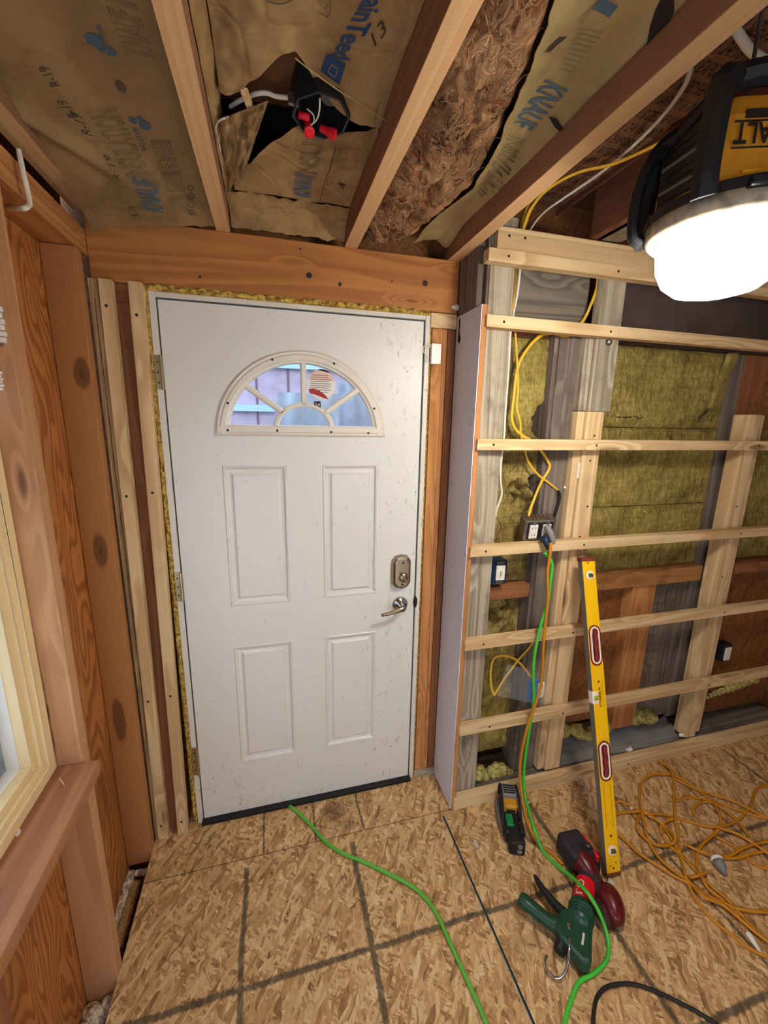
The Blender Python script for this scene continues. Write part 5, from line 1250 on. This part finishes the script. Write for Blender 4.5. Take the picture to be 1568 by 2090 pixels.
for (a, b) in holes:
    for (rr0, rr1, y, m_, nm, e) in ((.0265, .0225, -LD - .002, 'lvlred', 'grip_border', .010), (.0205, .0145, -LD - .003, 'lvlwhite', 'grip_insert', .003)):
        o_, i_ = racetrack(0, a - e, b + e, rr0, y), racetrack(0, a - e + (rr0 - rr1), b + e - (rr0 - rr1), rr1, y)
        mb = MB(); m2 = len(o_)
        for k in range(m2): mb.add([o_[k], o_[(k + 1) % m2], i_[(k + 1) % m2], i_[k]], [(0, 1, 2, 3)])
        mb.build(nm, m_, lev, local=True, solid=.002)
    pts = [(.010 + .0025 * math.sin(i * 1.4), -LD * .2, lerp(b - .004, a + .012, i / 12)) for i in range(13)] + [(.004, -LD * .2, a + .006)]
    MB().tube(pts, [.0085] * 13 + [.011], 10).build('hand_grip', 'lvlred', lev, smooth=True, local=True)
for (z, ) in ((Lh * .943,), (Lh * .075,)):
    MB().lathe([(.0, .0), (.018, .0), (.018, .003), (.013, .004)], Matrix.Translation((0, -LD - .0005, z)) @ Matrix.Rotation(math.pi / 2, 4, 'X'), 24).build('vial_ring', 'lvlwhite', lev, local=True)
    MB().tube([(-.008, -LD - .005, z), (.008, -LD - .005, z)], .008, 12).build('vial', 'vialdark', lev, smooth=True, local=True)
MB().box(-LW - .003, -.006, -LD - .003, LD, Lh * .525, Lh * .565).build('vial_window', 'lvlwhite', lev, bevel=.003, local=True)
MB().tube([(-LW + .002, -LD - .003, Lh * .545), (-LW + .016, -LD - .003, Lh * .545)], .0085, 12).build('centre_vial', 'vial', lev, smooth=True, local=True)
lettering('brand_lettering', 'STABILA', (.006, -LD - .001, Lh * .515), (.006, -LD - .001, Lh * .578), (-.003, -LD - .001, Lh * .515), 'ink', lev, local=True)
lettering('small_lettering', 'MADE IN GERMANY', (.016, -LD - .001, Lh * .515), (.016, -LD - .001, Lh * .590), (.013, -LD - .001, Lh * .515), 'printdark', lev, local=True)
lq = MB(); z_ = Lh * .590; lq.box(-.004, .000, -LD - .001, -LD - .0002, z_, z_ + .005); lq.box(.000, .005, -LD - .001, -LD - .0002, z_ + .005, z_ + .010); lq.build('logo_mark', 'ink', lev, local=True)
for (x, z, r_) in [(-.004, Lh * .985, .0035), (.0, Lh * .118, .005), (-.012, Lh * .030, .0025), (.012, Lh * .038, .0025), (0, Lh * .022, .004)]:
    MB().lathe([(0, .001), (r_, .001), (r_, 0)], Matrix.Translation((x, -LD - .0003, z)) @ Matrix.Rotation(math.pi / 2, 4, 'X'), 12).build('rivet', 'lvlcap', lev, local=True)

# ================================================================ CORDS
def fl(lst, r, z=None): return [at(px, py, 'z', FZ + r + (q[0] if q else 0)) for px, py, *q in lst]
cable('extension_cord', 'green cord coming from under the door across the floor', fl([(560, 1628, .004), (585, 1640), (612, 1662), (640, 1690), (665, 1718), (700, 1742), (745, 1760), (790, 1782), (835, 1805), (868, 1832), (893, 1868), (915, 1915), (940, 1970), (965, 2025), (985, 2070), (1005, 2120)], .007), 0.0068, 'cordg', cat='cord', n=10)
gpts = wy([(1112, 1128, -.245), (1127, 1150, -.25), (1124, 1185, -.25), (1119, 1225, -.25), (1106, 1270, -.25), (1096, 1310, -.25), (1090, 1350, -.25), (1089, 1390, -.25), (1090, 1430, -.25), (1084, 1470, -.25), (1076, 1520, -.25), (1070, 1570, -.26), (1070, 1610, -.28), (1078, 1650, -.33), (1090, 1690, -.42)]) + \
    fl([(1108, 1735), (1135, 1765), (1165, 1788, .03), (1190, 1812, .075), (1205, 1830, .085), (1222, 1860, .06), (1236, 1895, .02), (1243, 1930), (1238, 1960), (1215, 1985), (1185, 2002), (1172, 2025), (1160, 2060), (1148, 2110)], .007)
cable('extension_cord', 'bright green cord from the metal outlet box over the caulk gun', gpts, 0.0066, 'cordgb', cat='cord', n=10)
ypts = wy([(1124, 1108, -.255), (1123, 1130, -.262), (1118, 1170, -.262), (1119, 1215, -.262), (1115, 1260, -.262), (1110, 1310, -.262), (1108, 1360, -.262), (1104, 1400, -.262), (1092, 1440, -.262), (1078, 1480, -.262), (1068, 1520, -.26), (1062, 1560, -.26), (1063, 1600, -.28), (1070, 1650, -.34), (1082, 1690, -.42)]) + fl([(1105, 1725), (1130, 1745), (1150, 1765)], .006)
cable('extension_cord', 'amber cord hanging from the metal outlet box beside the green one', ypts, 0.0062, 'cordy', cat='cord', n=10)
def z7(a, b, *k): return (860 + a / 2.2147, 1500 + b / 2.2147) + k
def zz(a, b, *k): return (1200 + a / 4.261, 1500 + b / 4.261) + k
# the heap of amber cord: one long run wandering over itself
heap = [zz(185, 620), zz(260, 580), zz(340, 600), zz(430, 650), zz(520, 690, .012), zz(640, 690), zz(760, 720), zz(900, 760), zz(1010, 790), zz(1130, 800, .012), zz(1250, 770), zz(1350, 700), zz(1420, 600), zz(1450, 510), zz(1500, 450), zz(1600, 440), zz(1700, 470)]
heap2 = [zz(185, 720), zz(270, 680), zz(380, 670), zz(500, 670, .012), zz(600, 740), zz(700, 860), zz(760, 960), zz(830, 1060), zz(930, 1170), zz(1060, 1300), zz(1200, 1420), zz(1330, 1560), zz(1450, 1690), zz(1568, 1790), zz(1700, 1880)]
heap3 = [zz(215, 820), zz(330, 920), zz(450, 1030), zz(600, 1130), zz(760, 1230), zz(900, 1300), zz(1010, 1380), zz(1130, 1440), zz(1280, 1500), zz(1400, 1530), zz(1568, 1540), zz(1700, 1560)]
loop1 = [zz(720, 345), zz(600, 340), zz(510, 365), zz(460, 440), zz(450, 540), zz(470, 640, .012), zz(490, 760), zz(510, 860), zz(560, 980), zz(640, 1090), zz(760, 1190), zz(880, 1270), zz(1000, 1400, .012), zz(1160, 1470), zz(1300, 1580), zz(1440, 1700), zz(1568, 1800)]
loop2 = [zz(620, 230), zz(720, 300, .01), zz(750, 420), zz(750, 560), zz(760, 700, .012), zz(780, 850), zz(800, 980), zz(815, 1100), zz(850, 1220, .012), zz(910, 1370), zz(990, 1500), zz(1100, 1620), zz(1250, 1740), zz(1400, 1850), zz(1550, 1930)]
loop3 = [zz(750, 350, .01), zz(880, 420), zz(1000, 510), zz(1100, 600), zz(1150, 700, .012), zz(1150, 800), zz(1090, 870), zz(1000, 950), zz(950, 1040), zz(955, 1150), zz(1000, 1250, .012), zz(1060, 1350), zz(1180, 1440), zz(1330, 1590)]
loop4 = [zz(760, 380), zz(900, 450), zz(1060, 510), zz(1250, 570), zz(1400, 640), zz(1568, 730), zz(1700, 790)]
loop5 = [zz(510, 670), zz(450, 700), zz(425, 780, .012), zz(470, 870), zz(560, 940), zz(660, 965), zz(740, 940), zz(760, 900, .014), zz(700, 820), zz(600, 740), zz(520, 700)]
loop6 = [zz(770, 580), zz(860, 545), zz(1000, 560), zz(1150, 600), zz(1300, 650), zz(1450, 700), zz(1600, 740)]
loop7 = [zz(920, 700), zz(920, 640), zz(980, 590), zz(1080, 590), zz(1200, 660), zz(1330, 780), zz(1400, 880)]
loop8 = [zz(830, 940), zz(950, 1000), zz(1100, 1050, .01), zz(1230, 1050), zz(1340, 990), zz(1450, 950), zz(1600, 920)]
loop9 = [zz(1150, 810), zz(1300, 860), zz(1420, 930), zz(1568, 1030), zz(1700, 1120)]
loop10 = [zz(1110, 880), zz(1250, 960), zz(1380, 1050), zz(1430, 1110), zz(1568, 1170), zz(1700, 1230)]
loop11 = [zz(1160, 1070), zz(1300, 1070), zz(1430, 1030), zz(1568, 1010)]
loop12 = [zz(640, 860), zz(640, 790), zz(700, 740), zz(760, 730)]
loop13 = [zz(880, 1240), zz(960, 1225), zz(1040, 1190)]
loop14 = [zz(640, 850), zz(680, 930), zz(740, 990), zz(860, 1080)]
hp = thing('extension_cord', 'amber extension cord thrown in a tangled heap on the floor', 'cord', (1.9, -0.6, FZ))
for i, lp in enumerate([heap, heap2, heap3, loop1, loop2, loop3, loop4, loop5, loop6, loop7, loop8, loop9, loop10, loop11, loop12, loop13, loop14]):
    dz = (i % 4) * 0.0035
    pts = [at(p[0], p[1], 'z', FZ + .006 + dz + (p[2] if len(p) > 2 else 0)) for p in lp]
    MB().tube(spline(pts, 7), 0.0055, 8).build('cord_run', 'cordy', hp, smooth=True)
pe = at(1470, 1765, 'z', FZ + .02)
mm = Matrix.Translation(pe) @ Vector((0.35, .9, .12)).to_track_quat('Z', 'Y').to_matrix().to_4x4()
cn = MB().lathe([(0.006, -.034), (.009, -.028), (.012, -.018), (.019, -.008), (.021, .004), (.021, .014)], mm, 20).build('cord_connector', 'greytool', hp, smooth=True)
MB().lathe([(.021, .012), (.022, .022), (.019, .026), (0, .026)], mm, 20).build('white_connector_cap', 'white', hp, smooth=True)
cable('extension_cord', 'black cord curving across the bottom right of the floor', fl([(1210, 2110), (1213, 2060), (1222, 2030), (1245, 2012), (1290, 2008), (1340, 2024), (1395, 2050), (1440, 2075), (1490, 2110)], .006), .0055, 'cordk', cat='cord')

# white foam chips on the floor
for (px, py, s_, sc3, lb) in [(972, 1722, .011, (.7, 1.7, .5), 'white chip of foam left of the laser level'), (1075, 1638, .009, (2.2, 1.0, .5), 'thin pale shaving right of the laser level'), (1290, 1650, .008, (1.3, .8, .6), 'small white crumb on the amber cord'),
                              (1248, 1800, .010, (1.3, 1.2, .5), 'pale crumb of wood at the foot of the spirit level')]:
    p = at(px, py, 'z', FZ + s_ * sc3[2] * .9); tag(MB().blob(p, s_, 2, .5, 70, sc3).build('foam_chip', 'offw', smooth=True), lb, 'chip')
a_, b_2 = at(1527, 1905, 'z', FZ + .008), at(1553, 1945, 'z', FZ + .008)
tag(MB().tube([a_, a_.lerp(b_2, .4), b_2], [.009, .008, .004], 8).build('wood_shim', 'white', bevel=.001), 'white stub lying at the bottom right by the cords', 'shim')
pf = MB().grid(12, 24, lambda u, v: at(1165 + 45 * v + 18 * u, 1568 + 95 * v, 'z', FZ + .012 + .010 * abs(nz(u * 5, v * 7)) + .006))
tag(pf.build('plastic_film', 'plastic', smooth=True), 'strip of clear plastic on the floor left of the spirit level', 'plastic film')

# ================================================================ LASER LEVEL
p0, p1 = at(1046, 1715, 'z', FZ), at(1032, 1640, 'z', FZ)
d = (p1 - p0); rz = math.atan2(d.y, d.x) - math.pi / 2
ll = thing('laser_level', 'yellow and black laser level with a green window on the floor', 'laser level', mat=Matrix.Translation(p0) @ Matrix.Rotation(rz, 4, 'Z'))
# local: +y away from the viewer
MB().box(-.036, .036, -.020, .155, .004, .058).build('black_body', 'blackpl', ll, bevel=.008, local=True)
MB().box(-.027, .027, .070, .115, .056, .092).build('yellow_body', 'dewalt', ll, bevel=.006, local=True)
MB().box(-.018, .018, .066, .071, .066, .076).build('front_slot', 'ink', ll, local=True)
MB().box(-.031, .031, .108, .168, .050, .112).build('battery', 'greytool', ll, bevel=.006, local=True)
for k in range(4): MB().box(-.024, .024, .116 + k * .012, .120 + k * .012, .111, .115).build('battery_ridge', 'blackpl', ll, local=True)
for sx in (-1, 1): MB().tube(spline([(sx * .036, -.01, .03), (sx * .037, .05, .075), (sx * .036, .11, .110), (sx * .034, .165, .105), (sx * .034, .17, .05)], 4), .006, 8).build('roll_bar', 'black', ll, local=True)
MB().box(-.024, .004, .008, .062, .057, .066).build('green_panel', 'toolgreen', ll, bevel=.003, local=True)
MB().box(-.024, .038, -.062, .006, .0, .060).build('bracket_head', 'black', ll, bevel=.008, local=True)
MB().box(.020, .040, -.030, .020, .050, .078).build('bracket_fin', 'black', ll, bevel=.004, local=True)
for (zz_) in (.020, .044): MB().lathe([(0, .003), (.009, .002), (.010, 0)], Matrix.Translation((.016, -.062, zz_)) @ Matrix.Rotation(math.pi / 2, 4, 'X'), 16).build('magnet', 'greytool', ll, local=True)
MB().tube([(-.042, .14, .035), (-.042, .05, .03)], .010, 10).build('side_knob', 'greytool', ll, local=True)

# ================================================================ RED CORDLESS TOOL
q0, q1 = at(1177, 1757, 'z', FZ + .02), at(1252, 1872, 'z', FZ + .02); d = q1 - q0; rz = math.atan2(d.y, d.x)
rt = thing('cordless_tool', 'red and black cordless tool lying beside the spirit level', 'power tool', mat=Matrix.Translation((q0.x, q0.y, FZ)) @ Matrix.Rotation(rz, 4, 'Z'))
Lr = d.length
MB().box(-.070, .036, -.048, .050, .010, .092).build('battery', 'milblack', rt, bevel=.014, local=True)
MB().box(-.044, .046, .046, .058, .015, .084).build('battery_red_face', 'labelred', rt, bevel=.003, local=True)
MB().box(-.006, .024, .004, .048, .0915, .0935).build('battery_label', 'ink', rt, local=True)
MB().box(.004, .014, .030, .040, .0934, .0942).build('label_mark', 'greytool', rt, local=True)
lettering('brand_lettering', 'Milwaukee', (.040, .0586, .034), (-.040, .0586, .034), (.040, .0586, .066), 'white', rt, local=True, shear=.4)
lettering('brand_lettering', 'Milwaukee', (.030, .051, .0700), (-.050, .051, .0700), (.030, .049, .0850), 'white', rt, local=True, shear=.4)
MB().tube(spline([(.020, .0, .050), (.050, .002, .050), (.086, .002, .046)], 4), [.045, .044, .043, .041, .039, .036, .033, .029, .026], 14).build('red_collar', 'maroon', rt, smooth=True, local=True)
MB().tube(spline([(.075, .002, .046), (.11, .004, .044), (Lr - .085, .004, .042), (Lr - .05, .002, .042)], 4), [.027] * 5 + [.025] * 4 + [.029] * 4, 14).build('rubber_grip', 'griprb', rt, smooth=True, local=True)
MB().tube(spline([(Lr - .072, .012, .042), (Lr - .05, .014, .045), (Lr - .02, .008, .044), (Lr + .010, -.004, .040), (Lr + .030, -.014, .036)], 4), [.024, .029, .033, .036, .038, .039, .040, .040, .039, .038, .036, .034, .031, .028, .025, .020, .012], 18).build('red_head', 'maroon', rt, smooth=True, local=True)
MB().tube([(Lr - .050, -.026, .034), (Lr - .01, -.036, .034), (Lr + .028, -.040, .028)], [.022, .026, .014], 12).build('black_nose', 'griprb', rt, smooth=True, local=True)

# ================================================================ CAULK GUN
g0, g1 = at(1197, 1800, 'z', FZ + .05), at(1177, 1925, 'z', FZ + .045); d = g1 - g0; rz = math.atan2(d.y, d.x)
cg = thing('caulk_gun', 'dark green caulk gun with a red labelled tube lying on the floor', 'caulk gun', mat=Matrix.Translation((g0.x, g0.y, FZ)) @ Matrix.Rotation(rz, 4, 'Z') @ Matrix.Scale(1.28, 4))
Lg = d.length / 1.22; R_ = .027
# barrel cradle and cartridge
MB().tube([(-.10, 0, .030), (Lg * .42, 0, .030)], R_ - .002, 20).build('cartridge', 'milblack', cg, smooth=True, local=True)
def arcband(x0, x1, r, a0, a1, n=12):
    mb = MB(); mb.grid(6, n, lambda u, v: (lerp(x0, x1, u), r * math.cos(math.radians(lerp(a0, a1, v))), .030 + r * math.sin(math.radians(lerp(a0, a1, v))))); return mb
arcband(-.002, Lg * .36, R_ + .0004, 20, 178).build('red_label', 'labelred', cg, smooth=True, local=True)
def wraptext(p): 
    a = p.y / R_ ; return Vector((p.x, (R_ + .0012) * math.sin(a), .030 + (R_ + .0012) * math.cos(a)))
lettering('label_lettering', 'LO', (Lg * .33, -.022, .06), (Lg * .08, -.022, .06), (Lg * .33, -.004, .06), 'white', cg, fn=wraptext, local=True, subdiv=.006, shear=.1)
arcband(-.11, Lg * .42, R_ + .002, 178, 360).build('cradle', 'gungreen', cg, smooth=True, local=True)
MB().tube([(Lg * .36, 0, .030), (Lg * .42, 0, .030), (Lg * .46, 0, .031), (Lg * .60, 0, .033), (Lg * .72, 0, .033)], [.030, .032, .031, .031, .026], 20).build('rear_collar', 'gungreen', cg, smooth=True, local=True)
for k in range(3): MB().lathe([(.0318, 0), (.0335, .003), (.0318, .006)], Matrix.Translation((Lg * (.44 + .05 * k), 0, .031)) @ Matrix.Rotation(math.pi / 2, 4, 'Y'), 24).build('collar_ring', 'gungreen', cg, local=True)
bodyp = [(Lg * .58, .029), (Lg * .90, .033), (Lg * 1.14, .038), (Lg * 1.20, .020), (Lg * 1.14, -.004), (Lg * 1.06, -.036), (Lg * .94, -.054), (Lg * .70, -.048), (Lg * .58, -.030)]
MB().prism([(x, y, .012) for x, y in bodyp], (0, 0, .040)).build('gun_body', 'gungreen', cg, bevel=.008, local=True, seg=3)
MB().tube(spline([(Lg * .86, -.035, .034), (Lg * .88, -.070, .033), (Lg * .84, -.110, .032), (Lg * .80, -.148, .032)], 5), [.024, .023, .021, .020, .019, .018, .018, .018, .018, .018, .018, .019, .020, .020, .019, .016], 14, flat=((0, 0, 1), .8)).build('rear_handle', 'gungreen', cg, smooth=True, local=True)
MB().tube(spline([(Lg * .66, -.030, .034), (Lg * .60, -.062, .034), (Lg * .48, -.100, .034), (Lg * .34, -.128, .034)], 5), [.014, .013, .0125, .012, .012, .0115, .011, .011, .010, .010, .009, .009, .008, .007, .006, .004], 12).build('trigger', 'black', cg, smooth=True, local=True)
MB().lathe([(0, .004), (.006, .003), (.007, 0)], Matrix.Translation((Lg * .86, -.022, .052)), 14).build('pivot_rivet', 'chrome', cg, local=True)
MB().box(Lg * .84, Lg * 1.0, .010, .015, .0515, .0535).build('body_slot', 'offw', cg, local=True)
MB().tube(spline([(Lg * 1.0, -.015, .050), (Lg * 1.14, -.012, .046), (Lg * 1.30, -.012, .030), (Lg * 1.42, -.024, .014), (Lg * 1.43, -.046, .010), (Lg * 1.34, -.060, .010), (Lg * 1.24, -.058, .010)], 5), .0032, 8).build('wire_hook', 'chrome', cg, smooth=True, local=True)
MB().tube([(Lg * 1.0, -.028, .030), (Lg * 1.16, -.034, .024)], [.018, .014], 12).build('thumb_release', 'black', cg, local=True)

# ================================================================ OUTSIDE
tag(MB().box(-6, 8, 0.2, 8, -0.4, -0.35).build('ground', 'ground'), kind='structure')
tag(MB().box(-8, -0.4, -6, 6, -0.4, -0.35).build('ground', 'ground'), kind='structure')
nb = thing('neighbouring_wall', 'pink board siding with pale blue trim seen through the fanlight', 'wall', (0.5, 1.9, -0.35))
MB().box(-2.5, 4, 1.9, 2.0, -0.35, 4.0).build('siding', 'siding', nb)
for k in range(26): MB().box(-2.4 + k * .24, -2.385 + k * .24, 1.894, 1.9, -0.35, 4.0).build('siding_groove', 'sidegap', nb)
for (z0, z1) in ((2.05, 2.13), (1.72, 1.77)): MB().box(-2.5 if z0 > 2 else -2.5, 4 if z0 > 2 else 0.38, 1.87, 1.894, z0, z1).build('blue_trim', 'trimblue', nb)
qa, qb = at(566, 800, 'y', .9), at(692, 806, 'y', .9)
ps = MB().grid(16, 30, lambda u, v: (lerp(qa.x - .05 * v, qb.x, u), .9 + .03 * nz(u * 5, v * 9), lerp(qa.z, -0.35, v)))
tag(ps.build('plastic_sheet', 'filmout', smooth=True), 'milky plastic sheet outside behind the middle of the fanlight', 'plastic sheet')
qa, qb = at(690, 778, 'y', 1.0), at(830, 785, 'y', 1.0)
ps = MB().grid(16, 30, lambda u, v: (lerp(qa.x, qb.x, u), 1.0 + .03 * nz(u * 9, v * 9), lerp(qa.z, -0.35, v)))
tag(ps.build('plastic_sheet', 'filmout', smooth=True), 'taller milky plastic sheet outside at the right of the fanlight', 'plastic sheet')
tag(MB().box(-3.4, -3.3, -5, 3, -0.35, 2.4).build('neighbouring_wall', 'sidingblue'), 'blue grey outside wall beyond the left window', 'wall')
